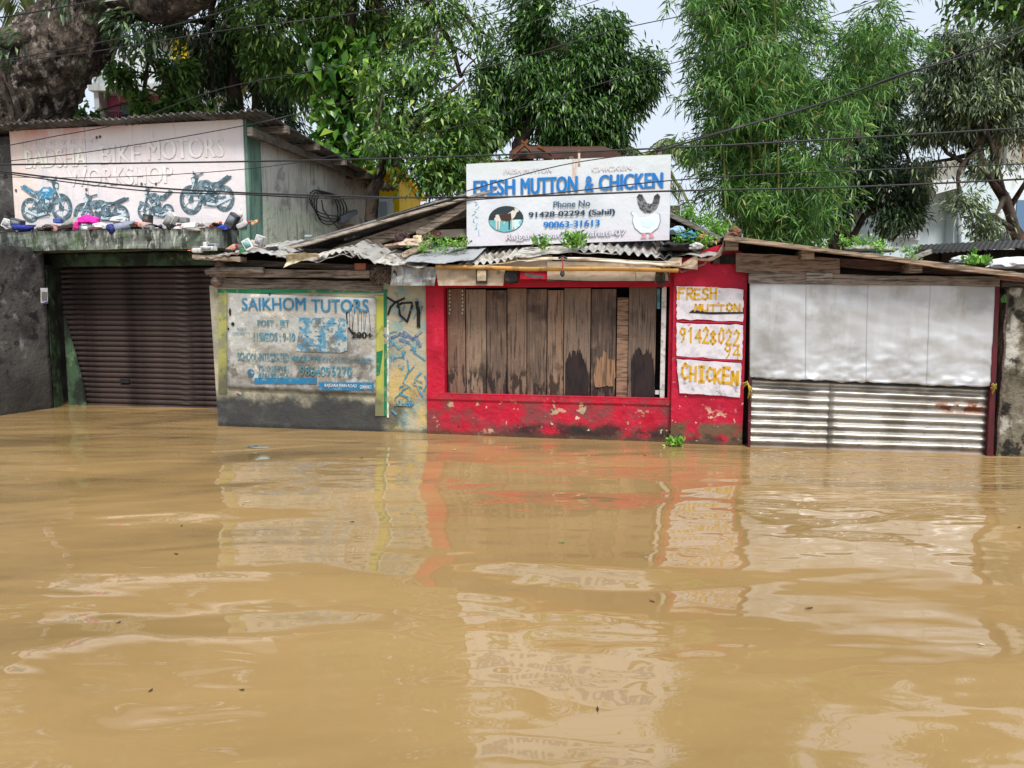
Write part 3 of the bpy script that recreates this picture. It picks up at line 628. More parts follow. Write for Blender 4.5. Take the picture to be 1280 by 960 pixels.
M_green2 = mat('teal_painted_column', S(104,134,120), [dict(c=S(60,88,78), s=3, st=(3,3,.5), lo=.45, hi=.65, amt=.7), dict(c=S(40,40,36), s=6, st=(3,3,.4), lo=.62, hi=.72, amt=.7)], rough=.8, bump=[(14,(1,1,1),.006)])
M_side = mat('grey_side_plaster', S(200,196,187), [
    dict(c=S(172,167,158), s=1.5, lo=.45, hi=.62, amt=.8), dict(c=S(86,82,74), s=4, st=(3,3,.35), lo=.52, hi=.7, amt=.6), dict(c=S(44,42,38), s=5, st=(2.4,2.4,.25), lo=.6, hi=.7, amt=.8, g=[(Z,2.9,.6,.3)]),
    dict(c=S(186,192,172), s=1, all=1, g=[((0,-.02,-1),-2.98,.04,.4,3)], amt=.85),
    dict(c=S(110,112,98), s=9, st=(3,3,.22), lo=.52, hi=.64, amt=.6, g=[((0,-.02,-1),-2.98,.12,.4,3)]),
    dict(c=S(96,92,86), s=3, lo=.54, hi=.64, amt=.5)],
    rough=.9, bump=[(8,(1,1,1),.02),(40,(1,1,1),.004)])
SY = 1.55    # shutter plane
xs0, zt = G(77, 335, SY); xs1, _ = G(271, 331, SY)
# left pier: oblique sooty wall that runs into the recess
p0, p1 = Vector((-4.6, .0)), Vector((-3.18, SY-.05))
xA = G(66, 500, 1.1)[0]
p1 = Vector((xA, 1.1)); p0 = Vector((G(0,519,.33)[0], .33)); d = (p1-p0).normalized(); p0 = p0 - d*1.2
mb = MB()
def pier(u, v):
    q = p0.lerp(p1, u); h = v*2.27; k = .025*fbm(u*3, h*1.5, 2); return (q.x+k, q.y-k*.6, h-.2*(v == 0))
mb.surf(pier, 36, 30, (-.6, .3, 0)); part('wall', mb, M_soot, tw, 'sooty grey plaster pier left of the shutter', smooth=True)
mb = MB(); mb.surf(lambda u, v: (xA+.004+(xs0-xA-.008)*u+.015*nz(v*5,1), 1.12+(SY-.12-1.12)*u, -.2+v*2.24), 4, 12, (-.1,.05,0)); part('jamb', mb, M_greenp, tw, 'green painted jamb beside the shutter')
mb = MB(); mb.box(-4.9, xs1+.6, SY-.16, SY+.3, zt+.012, 2.215); part('lintel', mb, M_greenp, tw, bev=.02)
mb = MB(); mb.prism([(xA-.05, -.2), (xA+.24, -.2), (xA+.20, .28), (xA+.08, .8), (xA-.05, 1.3)], SY-.1, SY-.06); part('shutter_guide', mb, M_greenp, tw)
# roller shutter: each curved slat is a piece
sh = bpy.data.objects.new('roller_shutter', None); col.objects.link(sh); sh.parent = tw; ORG[sh.name] = ORG[tw.name]
sh['label'] = 'dark brown roller shutter pulled down into the water'
M_shut = mat('dark_shutter_steel', S(74,62,60), [dict(c=S(40,32,32), s=2, lo=.42, hi=.62, amt=.8), dict(c=S(116,106,104), s=5, st=(.5,1,3), lo=.56, hi=.72, amt=.6), dict(c=S(96,60,46), s=3, lo=.62, hi=.72, amt=.5)], rough=.5, metal=.3, bump=[(20,(1,1,1),.002)])
ns = 29; hh = (zt+.2)/ns; sm = None
for k in range(ns):
    z0 = -.2+k*hh
    if sm is None:
        mb = MB(); mb.surf(lambda u, v: (xs0+(xs1+.5-xs0)*u, SY-.022*math.sin(math.pi*v)+(.0 if v < 1 else .01), v*hh), 10, 6, (0,.008,0))
        o = part('slat', mb, M_shut, sh, smooth=True); sm = o
    else:
        o = sm.copy(); col.objects.link(o); o.parent = sh
    o.location = (0.004*nz(k*.9, 1), .006*nz(k*.7, 5), z0)
mb = MB(); mb.box(xs0+.9, xs0+1.05, SY-.04, SY-.022, .34, .40); part('handle', mb, M_cable, sh)
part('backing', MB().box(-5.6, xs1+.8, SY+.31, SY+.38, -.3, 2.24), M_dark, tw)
# ledge, upper wall, side wall
LY = .95
xl = G(275, 300, LY)[0]
mb = MB(); mb.surf(lambda u, v: (-5.6+(xl+5.6)*u, LY-.01+.02*fbm(u*18, v*2), 2.225+.02*nz(u*6,2)*(1-v)+v*(.262+.012*nz(u*14, 7))), 90, 8, (0, .75, 0)); part('ledge', mb, M_ledge, tw)
SGY = 1.42; xr = G(307, 200, SGY-.03)[0]+.012
part('upper_wall', MB().box(-5.6, xr-.02, SGY+.03, SGY+.25, 2.45, 3.9), M_soot, tw)
def sw(y0, y1): # side wall piece in plane x=xr
    mb = MB(); mb.surf(lambda u, v: (xr+.012*fbm((y0+(y1-y0)*u)*1.5, v*3), y0+(y1-y0)*u, -.2+v*(3.98-.0*u-(-.2)-.05*(y0+(y1-y0)*u-SGY))), 30, 40, (-.18, 0, 0)); return mb
part('corner_column', sw(SGY+.0, SGY+.36), M_green2, tw, 'green painted corner column')
o = part('side_wall', sw(SGY+.363, 6.0), M_side, tw, 'grey plastered side wall', smooth=False)
part('back_wall', MB().box(-5.6, xr-.2, 5.8, 6.0, -.2, 3.6), M_soot, tw)
# roof sheets (corrugations run front to back) and the timber ends under them
zr = 4.0
for k in range(7):
    xa = -5.8+k*.83; mb = MB(); lift = .015*(k % 2)
    mb.surf(cs((xa, 1.12+.03*nz(k*3,1), zr+lift-.015), (xa+.90, 1.12+.03*nz(k*3+1,1), zr+lift+.0), (xa, 6.4, zr-.28+lift), (xa+.90, 6.4, zr-.28+lift), 9, .018, (0,0,1), seed=k, wr=.012), 72, 10, (0,0,-.006)); part('roof_sheet', mb, M_greyroof, tw)
for k, y in enumerate((1.75, 2.7, 3.7, 4.7, 5.6)):
    part('purlin', MB().box(-5.5, xr+.42, y, y+.09, zr-.135-.05*(y-1.2), zr-.035-.05*(y-1.2)), M_wood, tw, bev=.004, color=(.17,.14,.12))
part('rafter', MB().box(xr+.12, xr+.2, 1.22, 6.2, zr-.30, zr-.19), M_wood, tw, bev=.004, color=(.14,.12,.10))
# cable coil and board hung on the side wall
def SV(px, py, X=xr+.04):               # point on the plane local x = X
    d = ray(px, py); ax = Vector((CA, SA, 0)); t = (ax.dot(FO-CAM)+X)/ax.dot(d); p = CAM+d*t-FO
    return Vector((X, -p.x*SA+p.y*CA, p.z))
mb = MB(); rr = random.Random(2); c = SV(408, 262)
for q in range(4):
    ry, rz = .42+.10*q, .26-.02*q; pts = [c+Vector((.02+.01*q, ry*math.cos(a_*.35), rz*math.sin(a_*.35)+.03*q+.02*math.sin(a_))) for a_ in range(19)]; mb.tube(pts, .011, 5)
mb.tube([SV(402,250), SV(404,262), SV(414,276), SV(424,286)], .011, 5)
solo('cable_coil', mb, M_cable, 'coil of black cable hanging on the grey side wall', 'cable', FR, tuple(c), smooth=True)
mb = MB(); mb.hexa([SV(422,279,xr+.03), SV(442,268,xr+.03), SV(441,262,xr+.03), SV(421,271,xr+.03)], (.09,0,0)); solo('junction_box', mb, M_obj, 'tilted blue-grey box beside the cable coil on the side wall', 'box', FR, tuple(SV(432,275)), color=S(96,104,116), bev=.01)
mb = MB(); mb.surf(lambda u, v: SV(425+22*u, 283+5*v-3*math.sin(math.pi*u), xr+.05)+Vector((.03*math.sin(u*5),0,0)), 10, 3, (.03,0,0)); solo('rag', mb, M_cloth, 'brown rag tucked under the tilted box on the side wall', 'rag', FR, tuple(SV(435,285)), color=S(104,74,60))
# small paper on the pier (its code is left out)
def PV(px, py, o_=.0):                  # point on the pier's face, o_ metres in front of it
    r_ = ray(px, py); nl = Vector((d.y, -d.x)); nw = Vector((nl.x*CA-nl.y*SA, nl.x*SA+nl.y*CA, 0))
    q_ = F2W((p1.x+nl.x*o_, p1.y+nl.y*o_, 0)); t_ = nw.dot(q_-CAM)/nw.dot(r_); p = CAM+r_*t_-FO
    return Vector((p.x*CA+p.y*SA, -p.x*SA+p.y*CA, p.z))
pn = thing('paper_notice', 'small white paper notice pasted on the sooty pier', 'notice', FR, tuple(PV(55,370,.03)))
mb = MB(); mb.hexa([PV(51,380,.045), PV(60,379,.045), PV(59.5,360,.045), PV(50.5,360,.045)], (-.004,.004,0)); part('sheet', mb, M_obj, pn, color=S(206,206,206))
mb = MB(); mb.hexa([PV(52,376,.049), PV(59,375.5,.049), PV(59,365,.049), PV(52,365,.049)], (-.002,.002,0)); part('printed_panel', mb, M_obj, pn, color=S(120,118,120))
mb = MB(); mb.hexa([PV(51,381,.05), PV(60,378,.05), PV(60,376.5,.05), PV(51,379,.05)], (-.003,.003,0)); part('torn_edge', mb, M_obj, pn, color=S(84,76,150))

# signboard of the workshop
sg = thing('workshop_signboard', 'faded pinkish sign lettered BADSHA BIKE MOTORS WORKSHOP with four printed motorcycles', 'signboard', FR, (-2, SGY, 2.5))
gx0, gz0 = G(20, 282, SGY-.03); gx1, gz1 = G(302, 149, SGY-.03); gx0 = G(14, 200, SGY-.03)[0]; gx1 = G(305, 200, SGY-.03)[0]
M_board = mat('faded_sign_sheet', S(216,210,212), [
    dict(c=S(206,112,100), s=1, all=1, g=[(((-.13),0,1), 1.33, .42, .12, 3)], amt=.85),
    dict(c=S(224,212,212), s=2, st=(2,2,.6), lo=.45, hi=.62, amt=.7), dict(c=S(190,190,200), s=3, st=(4,4,.3), lo=.52, hi=.7, amt=.5),
    dict(c=S(224,200,180), s=1, all=1, g=[((-1,0,0),1.3,.6,.3,3)], amt=.45),
    dict(c=S(120,98,90), s=16, st=(5,5,.18), lo=.64, hi=.72, amt=.7, g=[(Z,1.0,.4,.2)]), dict(c=S(92,76,68), s=9, lo=.72, hi=.76, amt=.8)], rough=.6, bump=[(3,(1,1,1),.02)])
xm = G(108, 200, SGY-.03)[0]
for a_, b_ in ((gx0, xm-.004), (xm+.004, gx1)):
    mb = MB(); mb.surf(lambda u, v: (a_+(b_-a_)*u, SGY-.03+.003*fbm(u*4, v*4, a_), gz0-.08+v*(gz1-gz0+.08)), 16, 10, (0,.02,0)); part('sheet', mb, M_board, sg)
M_faint = mat('faded_white_paint', S(226,224,220), [dict(c=S(214,206,206), s=6, st=(2,2,.6), lo=.40, hi=.54, amt=.97)], rough=.6)
M_faintb = mat('faded_green_white_paint', S(226,228,216), [dict(c=S(214,190,184), s=6, st=(2,2,.6), lo=.46, hi=.6, amt=.9)], rough=.6)
M_edge = mat('faded_letter_edge', S(188,178,184), [dict(c=S(214,206,208), s=5, lo=.45, hi=.58)], rough=.6)
def T3(s, px0, px1, py0, py1, yy, m, par, bold=.02, name='lettering', edge=None, color=None):
    a_ = G(px0, (py0+py1)/2, yy); b_ = G(px1, (py0+py1)/2, yy); z1_ = G((px0+px1)/2, py0, yy)[1]; z0_ = G((px0+px1)/2, py1, yy)[1]
    if edge: text(s, a_[0]+.005, b_[0]+.005, z0_-.004, z1_-.004, yy-.0002, edge, par, name, bold, .0006)
    return text(s, a_[0], b_[0], z0_, z1_, yy-.002, m, par, name, bold, .002, color=color)
yy = SGY-.0345
T3('বাদশ্বা বাইক মোটৰছ', 23, 125, 172, 184, yy, M_faint, sg, 0)
T3('BADSHA', 31, 108, 186, 209, yy, M_faintb, sg, .022, edge=M_edge)
T3('BIKE', 125, 176, 181, 204, yy, M_faint, sg, .022, edge=M_edge)
T3('MOTORS', 184, 280, 173, 198, yy, M_faint, sg, .022, edge=M_edge)
T3('WORKSHOP', 84, 216, 209, 231, yy, M_faint, sg, .022, edge=M_edge)
B_dk = mat('printed_slate_ink', S(72,92,102), [dict(c=S(120,142,150), s=14, lo=.48, hi=.6, amt=.8)], rough=.6); B_bl = mat('printed_blue_ink', S(60,132,172), [dict(c=S(120,170,194), s=16, lo=.5, hi=.6, amt=.7)], rough=.6); B_lt = mat('printed_pale_ink', S(186,204,212), rough=.6)
B_mid = mat('printed_grey_ink', S(118,140,150), [dict(c=S(70,88,96), s=22, lo=.48, hi=.56, amt=.8)], rough=.6)
def bike(px0, px1, py0, py1, flip, tank, seed, rr_=.24, tilt=0.0):
    # outline coordinates: x 0..1 rear to front, z 0..0.75
    mb = MB(); A_ = G(px0, py1, yy); B_ = G(px1, py0, yy); Wd = B_[0]-A_[0]; Hh = (B_[1]-A_[1])
    def P(x, z): 
        if flip: x = 1-x
        return (A_[0]+x*Wd, A_[1]+z*Hh/.78 + tilt*x*Hh)
    def poly(pts, m, y): mb.mi = m; mb.prism([P(*p) for p in pts], y, y+.0015)
    def line(pts, w_, m, y):
        mb.mi = m; mb.stroke([P(*p) for p in pts], w_*Wd, y, y+.0015)
    sx = 1.0; y = yy-.003
    for (cx, r_) in ((.2, rr_-.03), (.8, rr_)):
        c_ = P(cx, r_/1.05); mb.mi = 0; mb.ring(c_[0], c_[1], r_*Wd*.74, r_*Wd*.96, y, y+.002, 22, .88)
        mb.mi = 3; mb.ring(c_[0], c_[1], r_*Wd*.60, r_*Wd*.70, y-.001, y+.001, 22, .88)
        mb.mi = 0; mb.disc(c_[0], c_[1], r_*Wd*.2, r_*Wd*.22, y-.002, y)
        for k in range(5):
            a_ = k*1.257+seed; mb.mi = 2; mb.stroke([(c_[0], c_[1]), (c_[0]+math.cos(a_)*r_*Wd*.6, c_[1]+math.sin(a_)*r_*Wd*.66)], .018*Wd, y-.0015, y)
    line([(.66,.68),(.72,.48),(.8,.24)], .035, 0, y-.004); line([(.70,.66),(.76,.48),(.84,.26)], .02, 2, y-.005)
    line([(.2,.22),(.42,.26)], .035, 3, y-.004)
    poly([(.34,.16),(.56,.12),(.62,.22),(.60,.38),(.48,.42),(.36,.36)], 0, y-.005)
    poly([(.40,.20),(.50,.18),(.54,.28),(.46,.32)], 3, y-.007); poly([(.50,.32),(.58,.30),(.58,.36),(.51,.39)], 2, y-.008)
    poly([(.36,.38),(.64,.40),(.70,.52),(.62,.60),(.48,.60),(.38,.52)], 1 if tank else 3, y-.006)
    poly([(.46,.52),(.60,.52),(.56,.57),(.48,.57)], 2 if tank else 0, y-.008)
    poly([(.06,.60),(.12,.66),(.30,.54),(.42,.54),(.42,.44),(.26,.44)], 3 if tank else 0, y-.007)
    line([(.06,.62),(.30,.50)], .03, 1 if tank else 0, y-.009)
    poly([(.64,.30),(.70,.36),(.90,.44),(.94,.38),(.80,.32)], 3, y-.006)
    poly([(.66,.58),(.76,.56),(.78,.66),(.70,.70)], 0, y-.007); mb.mi = 2; c_ = P(.74,.61); mb.disc(c_[0], c_[1], .03*Wd, .035*Wd, y-.009, y-.007)
    line([(.56,.74),(.66,.70),(.74,.75)], .02, 0, y-.006); line([(.70,.7),(.74,.79)], .012, 0, y-.006)
    line([(.50,.14),(.34,.10),(.12,.20)], .04, 2, y-.008); line([(.56,.10),(.30,.07)], .015, 0, y-.009)
    rq = random.Random(seed)
    for k in range(26):
        x_, z_ = rq.uniform(.3,.64), rq.uniform(.12,.5); line([(x_, z_), (x_+rq.uniform(-.05,.05), z_+rq.uniform(-.05,.05))], .012, rq.choice((0,2,3)), y-.010-.0004*k)
    part('printed_motorcycle', mb, [B_dk, B_bl, B_lt, B_mid], sg)
bike(26, 88, 220, 277, False, True, 1); bike(90, 165, 240, 280, True, False, 2, .2); bike(172, 218, 230, 276, True, False, 3, .22); bike(226, 293, 214, 266, True, False, 5, .25, .08)
mb = MB(); [mb.disc(*G(px, py, yy), .018, .022, yy-.004, yy) for px, py in ((121,172),(125,171),(177,230),(195,230),(108,237),(20,238),(96,289))]; part('rust_spots', mb, mat('rust_spot', S(96,82,76), rough=.9), sg)
# ---------------------------------------------------------------- tutors' wall
TY = .10
M_tutor = mat('weathered_painted_wall', S(168,160,138), [
    dict(c=S(126,120,108), s=3, lo=.45, hi=.62, amt=.7), dict(c=S(148,158,128), s=6, lo=.5, hi=.65, amt=.6),
    dict(c=S(120,152,150), s=6, lo=.48, hi=.6, amt=.75, g=[((1,0,0),2.02,.05,.03)]), dict(c=S(192,164,104), s=3.2, lo=.44, hi=.58, amt=.9, g=[((1,0,0),2.0,.1,.1),(NZ,-1.0,.5,.5)]),
    dict(c=S(74,74,64), s=2.5, lo=.42, hi=.6, amt=.85, g=[(NZ,-.62,.3,.3)]),
    dict(c=S(58,58,58), s=1, all=1, g=[(NZ,-.42,.12,.5,3),((-1,0,0),-2.12,.1,.1)], amt=.96), dict(c=S(96,96,94), s=5, lo=.5, hi=.7, amt=.5, g=[(NZ,-.42,.12,.5,3),((-1,0,0),-2.12,.1,.1)]),
    dict(c=S(196,180,172), s=8, lo=.66, hi=.70, amt=.9, g=[(NZ,-.5,.1,.1),(Z,.2,.1,.1),((-1,0,0),-1.3,.2,.1)]),
    dict(c=S(38,36,34), s=1, all=1, g=[(NZ,-.06,.05,.04)], amt=.6)], rough=.9, bump=[(8,(1,1,1),.02),(30,(1,1,1),.006)])
tt = thing('tutor_stall', 'low painted stall wall carrying the SAIKHOM TUTORS poster, dark below at the water', 'stall', FR, (0, TY, 0))
zt0 = G(268, 357, TY)[1]; zt1 = G(530, 352, TY)[1]; xt0 = G(272, 500, TY)[0]; xt1 = G(534, 480, TY)[0]
mb = MB(); mb.surf(lambda u, v: (xt0-.05*v*(u < .02)+(xt1-xt0)*u, TY+.006*fbm((xt1-xt0)*u*2, v*4, 1), -.25+v*(zt0+(zt1-zt0)*u+.25)), 70, 50, (0, .14, 0)); part('wall', mb, M_tutor, tt)
part('side_wall', MB().box(xt0+.0, xt0+.1, TY+.16, 2.4, -.25, 1.72), M_soot, tt)
M_line = mat('green_border_paint', S(22,110,72), [dict(c=S(120,130,100), s=9, lo=.56, hi=.64, amt=.8)], rough=.7)
M_yel = mat('lime_yellow_paint', S(168,168,74), [dict(c=S(150,150,96), s=6, lo=.48, hi=.62, amt=.7), dict(c=S(90,92,60), s=5, lo=.54, hi=.68, amt=.7), dict(c=S(86,86,78), s=1, all=1, g=[(NZ,-.6,.3,.4)], amt=.7)], rough=.8)
def Q(mb, px0, py0, px1, py1, y0, y1):
    a_ = G(px0, py0, y0); b_ = G(px1, py0, y0); c_ = G(px1, py1, y0); d_ = G(px0, py1, y0)
    return mb.hexa([(d_[0],y0,d_[1]), (c_[0],y0,c_[1]), (b_[0],y0,b_[1]), (a_[0],y0,a_[1])], y1-y0)
part('painted_border', Q(MB(), 273, 365, 283.5, 492, TY-.010, TY+.0), mat('grimy_yellow_paint', S(150,148,84), [dict(c=S(120,120,96), s=7, lo=.42, hi=.58, amt=.9), dict(c=S(60,100,60), s=9, lo=.58, hi=.66, amt=.7), dict(c=S(80,78,68), s=1, all=1, g=[(NZ,-.9,.4,.4)], amt=.8)], rough=.85), tt, 'lime yellow painted strip')
part('painted_border', Q(MB(), 469, 370, 480, 520, TY-.010, TY+.0), M_yel, tt, 'lime yellow painted strip')
mb = MB(); Q(mb, 272, 361.5, 484, 366, TY-.012, TY-.0); Q(mb, 479.5, 366.5, 483, 408, TY-.013, TY-.0); Q(mb, 480, 430, 483.5, 520, TY-.013, TY); part('border_line', mb, M_line, tt)
mb = MB(); mb.prism([G(470,440,TY-.03), G(478,438,TY-.03), G(474,468,TY-.03), G(470,470,TY-.03)], TY-.016, TY-.009); part('green_emblem', mb, M_line, tt)
part('white_line', Q(MB(), 483.7, 400, 486, 522, TY-.011, TY), mat('white_line_paint', S(200,204,196), [dict(c=S(150,150,120), s=9, lo=.5, hi=.6)], rough=.8), tt)
po = thing('tutor_poster', 'weathered white poster reading SAIKHOM TUTORS in blue on the stall wall', 'poster', FR, (0, TY-.03, .6))
M_post = mat('weathered_flex_poster', S(172,173,170), [
    dict(c=S(160,152,136), s=5, lo=.46, hi=.62, amt=.7), dict(c=S(104,98,88), s=4, lo=.5, hi=.66, amt=.75, g=[(NZ,-.62,.4,.4)]),
    dict(c=S(118,112,102), s=5, st=(1,1,.8), lo=.5, hi=.6, amt=.7, g=[((.7,0,-1),.2,.3,.4)]),
    dict(c=S(210,204,188), s=9, lo=.55, hi=.66, amt=.8, g=[((-1,0,0),-1.3,.4,.3)]), dict(c=S(66,62,58), s=3, lo=.52, hi=.62, amt=.7, g=[(NZ,-.45,.3,.3)]),
    dict(c=S(112,106,96), s=1.8, lo=.46, hi=.6, amt=.6, g=[(NZ,-.95,.5,.4)]), dict(c=S(122,116,108), s=26, st=(3,3,.2), lo=.62, hi=.7, amt=.5), dict(c=S(96,92,86), s=1, all=1, g=[(NZ,.05,.1,.12)], amt=.6)], rough=.55, bump=[(4,(1,1,1),.03),(11,(1,1,1),.012)])
a_ = G(283.5, 366, TY-.03); b_ = G(469.5, 373, TY-.03); c_ = G(469.5, 494, TY-.03); d_ = G(283.5, 485, TY-.03)
mb = MB(); q0, q1, q2, q3 = [Vector((p[0], p[1])) for p in (d_, c_, b_, a_)]
def pf(u, v):
    p = q0.lerp(q1, u).lerp(q3.lerp(q2, u), v); return (p.x, TY-.018-.006*abs(fbm(u*5, v*4)), p.y+(.012*nz(u*12, 4) if v == 0 else 0))
mb.surf(pf, 40, 26, (0,.006,0)); part('sheet', mb, M_post, po, smooth=True)
M_ink = mat('blue_poster_ink', S(36,112,152), [dict(c=S(120,140,146), s=14, lo=.54, hi=.66, amt=.8), dict(c=S(70,84,88), s=4, lo=.5, hi=.66, amt=.5)], rough=.6)
M_ink2 = mat('worn_teal_ink', S(58,124,142), [dict(c=S(168,168,160), s=12, lo=.52, hi=.62, amt=.85), dict(c=S(96,92,86), s=4, lo=.5, hi=.6, amt=.5)], rough=.6)
M_blk = mat('black_paint', S(26,26,28), [dict(c=S(88,84,80), s=15, lo=.6, hi=.68, amt=.8)], rough=.7)
yp = TY-.0275
T3('SAIKHOM', 302, 382, 372, 387.5, yp, M_ink, po, .014); T3('TUTORS', 389, 461, 374, 390, yp, M_ink, po, .014)
T3('POST - JET', 322, 362, 400, 410, yp, M_ink2, po, .02); T3('11SI/BDS : 9-10', 317, 369, 416, 426, yp, M_ink2, po, .02)
T3('NEET', 297, 308, 409.5, 413, yp, M_ink2, po, 0); T3('COACHING FOR', 291, 313, 415, 418, yp, M_ink2, po, 0)
T3('SCHOOL-INTEGRATED', 297, 361, 441, 451, yp, M_ink2, po, .012); T3('PROGRAMME', 363, 401, 444, 452, yp, M_ink2, po, .012); T3('FOR CLASS X STUDENTS ACADEMY', 403, 464, 447, 453, yp, M_ink2, po, .012)
T3('7002658961', 323, 361, 457, 464, yp, M_ink2, po, .012); T3('8761901056', 323, 361, 466, 473, yp, M_ink2, po, .012); T3('9864095270', 375, 440, 458, 470, yp, M_ink2, po, .012)
T3('200+', 439, 466, 415, 423, yp, M_blk, po, .035)
mb = MB(); cx, cz = G(313.5, 466, yp); mb.ring(cx, cz, .032, .046, yp-.002, yp, 18); mb.stroke([(cx-.012,cz+.022),(cx-.015,cz),(cx+.016,cz-.018)], .014, yp-.002, yp); part('phone_symbol', mb, M_ink, po)
mb = MB(); Q(mb, 398, 478, 467, 488, yp, yp+.002); Q(mb, 318, 471.5+1, 396, 480, yp+.001, yp+.003); part('blue_band', mb, M_ink, po)
T3('RAJGARH MAIN ROAD', 406, 446, 480, 485, yp-.003, M_faint, po, 0); T3('GUWAHATI', 450, 464, 481.5, 486, yp-.003, M_faint, po, 0)
mb = MB(); mb.prism([G(374,397,yp), G(430,398,yp), G(434,404,yp), G(434,438,yp), G(425,441,yp), G(370,439,yp), G(372,424,yp)], yp, yp+.002); part('printed_picture', mb, mat('worn_blue_print', S(84,134,158), [dict(c=S(170,168,160), s=9, lo=.46, hi=.54), dict(c=S(96,90,82), s=5, lo=.52, hi=.62, amt=.8), dict(c=S(44,104,140), s=20, lo=.55, hi=.62, amt=.8)], rough=.6), po)
rr = random.Random(14)
mb = MB()
for k in range(34):
    x_, y_ = rr.uniform(377,430), rr.choice((404,408,414,420,426,432)); mb.stroke([G(x_, y_, yp), G(x_+rr.uniform(1,6), y_+rr.uniform(-1,1), yp)], .008, yp-.003, yp)
part('worn_print_marks', mb, M_ink2, po, kind='stuff')
mb = MB(); mb.disc(*G(287.5, 390, yp), .014, .045, yp-.002, yp); mb.disc(*G(291, 405, yp), .022, .022, yp-.002, yp); mb.disc(*G(285.5, 411, yp), .012, .014, yp-.002, yp); mb.disc(*G(337, 367.5, yp), .012, .012, yp-.002, yp)
mb.stroke([G(434,404,yp), G(433,392,yp), G(440,382,yp), G(449,377,yp)], .014, yp-.002, yp); mb.stroke([G(436,410,yp), G(441,417,yp), G(447,420,yp), G(454,419,yp)], .022, yp-.003, yp); part('black_smudges', mb, M_blk, po)
rr = random.Random(3)
mb = MB()
for k in range(9):
    x_, y_ = 437+k*3, 384; mb.stroke([G(x_, y_+rr.uniform(0,6), yp), G(x_+rr.uniform(-3,3), 414, yp)], .004, yp-.0015, yp)
part('scribble', mb, M_blk, po)
# scribbles painted on the strip at the right end of the wall
ysb = TY-.009
def paint(name, sts, m, wd, lab=None):
    for s_ in sts: part(name, MB().stroke([G(a, b, ysb) for a, b in s_], wd, ysb-.003, ysb+.02), m, tt, lab)
M_bscr = mat('blue_scribble_paint', S(70,138,170), [dict(c=S(150,160,140), s=14, lo=.5, hi=.62, amt=.8)], rough=.7); M_bscr2 = mat('navy_scribble_paint', S(90,108,140), [dict(c=S(140,150,140), s=10, lo=.5, hi=.6, amt=.8)], rough=.7)
paint('black_graffiti', [[(497,377),(500,394),(509,402),(515,382),(514,378),(502,379),(496,383)],[(484,372),(494,378),(505,373)],[(485,393),(488,384),(494,378)]], M_blk, .022); paint('black_graffiti', [[(521,378),(523,390),(523,408)]], M_blk, .04)
paint('blue_graffiti', [[(493,430),(498,436),(504,432),(506,440),(503,446),(493,446)],[(520,430),(517,440),(526,446),(531,450)],[(509,450),(511,464)],[(499,456),(500,460)],[(504,457),(502,462)],[(509,468),(506,473)],[(504,477),(510,483),(503,487)],[(526,466),(519,473),(527,478)],[(517,480),(527,484)],[(522,484),(528,495)],[(499,492),(509,496),(514,504)],[(500,500),(503,506),(511,503)],[(531,470),(534,478),(530,488)],[(490,513),(495,518)],[(486,424),(492,428)],[(512,428),(516,434)],[(497,500),(497,506),(514,507),(513,500)]], M_bscr, .016)
paint('blue_graffiti', [[(480,418),(490,422),(500,417),(508,421)],[(505,415),(516,424),(526,414)],[(500,425),(511,428)],[(520,422),(525,432)]], M_bscr2, .03)
rr = random.Random(9)
paint('blue_graffiti', [[(x_, y_), (x_+rr.uniform(-5,5), y_+rr.uniform(-5,5)), (x_+rr.uniform(-6,6), y_+rr.uniform(-6,6))] for x_, y_ in [(rr.uniform(488,530), rr.uniform(370,520)) for _ in range(26)]], M_bscr, .009)
# timbers over the wall
def beam(px0, py0, px1, py1, h, y0, y1, colr, par, name='beam', lab=None, m=None, ragged=0):
    a_ = V(px0, py0, y0); b_ = V(px1, py1, y0); a2 = V(px0, py0+h, y0); b2 = V(px1, py1+h, y0); n = 14; mb = MB(); k0 = px0*.13+py0
    mb.surf(lambda u, v: a2.lerp(b2, u).lerp(a_.lerp(b_, u), v)+Vector((0, .008*nz(u*7+k0, v*2), .012*nz(u*5+k0, 2.2+v))), n, 3, (0, y1-y0, 0))
    return part(name, mb, m or M_wood, par, lab, bev=.003, color=colr)
beam(268, 347, 478, 352, 12, TY-.02, TY+.1, (.16,.13,.11), tt); beam(262, 336, 485, 338, 10, TY-.08, TY+.02, (.20,.16,.13), tt); beam(240, 318, 300, 321, 6, TY-.25, TY-.1, (.30,.24,.18), tt, 'plank')
beam(262, 324, 490, 332, 7, TY+.0, TY+.12, (.08,.065,.055), tt); beam(300, 340, 470, 346, 8, TY+.12, TY+.2, (.07,.055,.045), tt, 'plank'); part('shade_backing', MB().box(xt0, xt1, TY+.3, TY+.34, 1.6, 2.15), M_dark, tt)  # last piece: dark sheet standing in for the shaded voids between timbers
mb = MB(); mb.tube([V(257,340,TY-.12), V(272,337,TY-.1), V(330,338,TY-.1)], [.03,.045,.04], 8, wob=.3); part('log_end', mb, M_wood, tt, smooth=True, color=(.24,.2,.17))
for k, q in enumerate(((270,343,13,8),(268,352,12,7),(273,333,14,8))):
    mb = MB(); mb.tube([V(q[0],q[1],TY-.1), V(q[0]+q[2],q[1]-1,TY+.05)], q[3]*.008, 9, wob=.3); part('log_stub', mb, M_wood, tt, smooth=True, color=(.17+.04*k,.15,.13))
o = part('brick', Q(MB(), 443, 329, 457, 337.5, TY-.1, TY), M_obj, tt, bev=.004, color=S(150,84,58)); part('wood_block', Q(MB(), 434, 338, 462, 347, TY-.12, TY-.02), M_wood, tt, bev=.004, color=(.22,.17,.13))
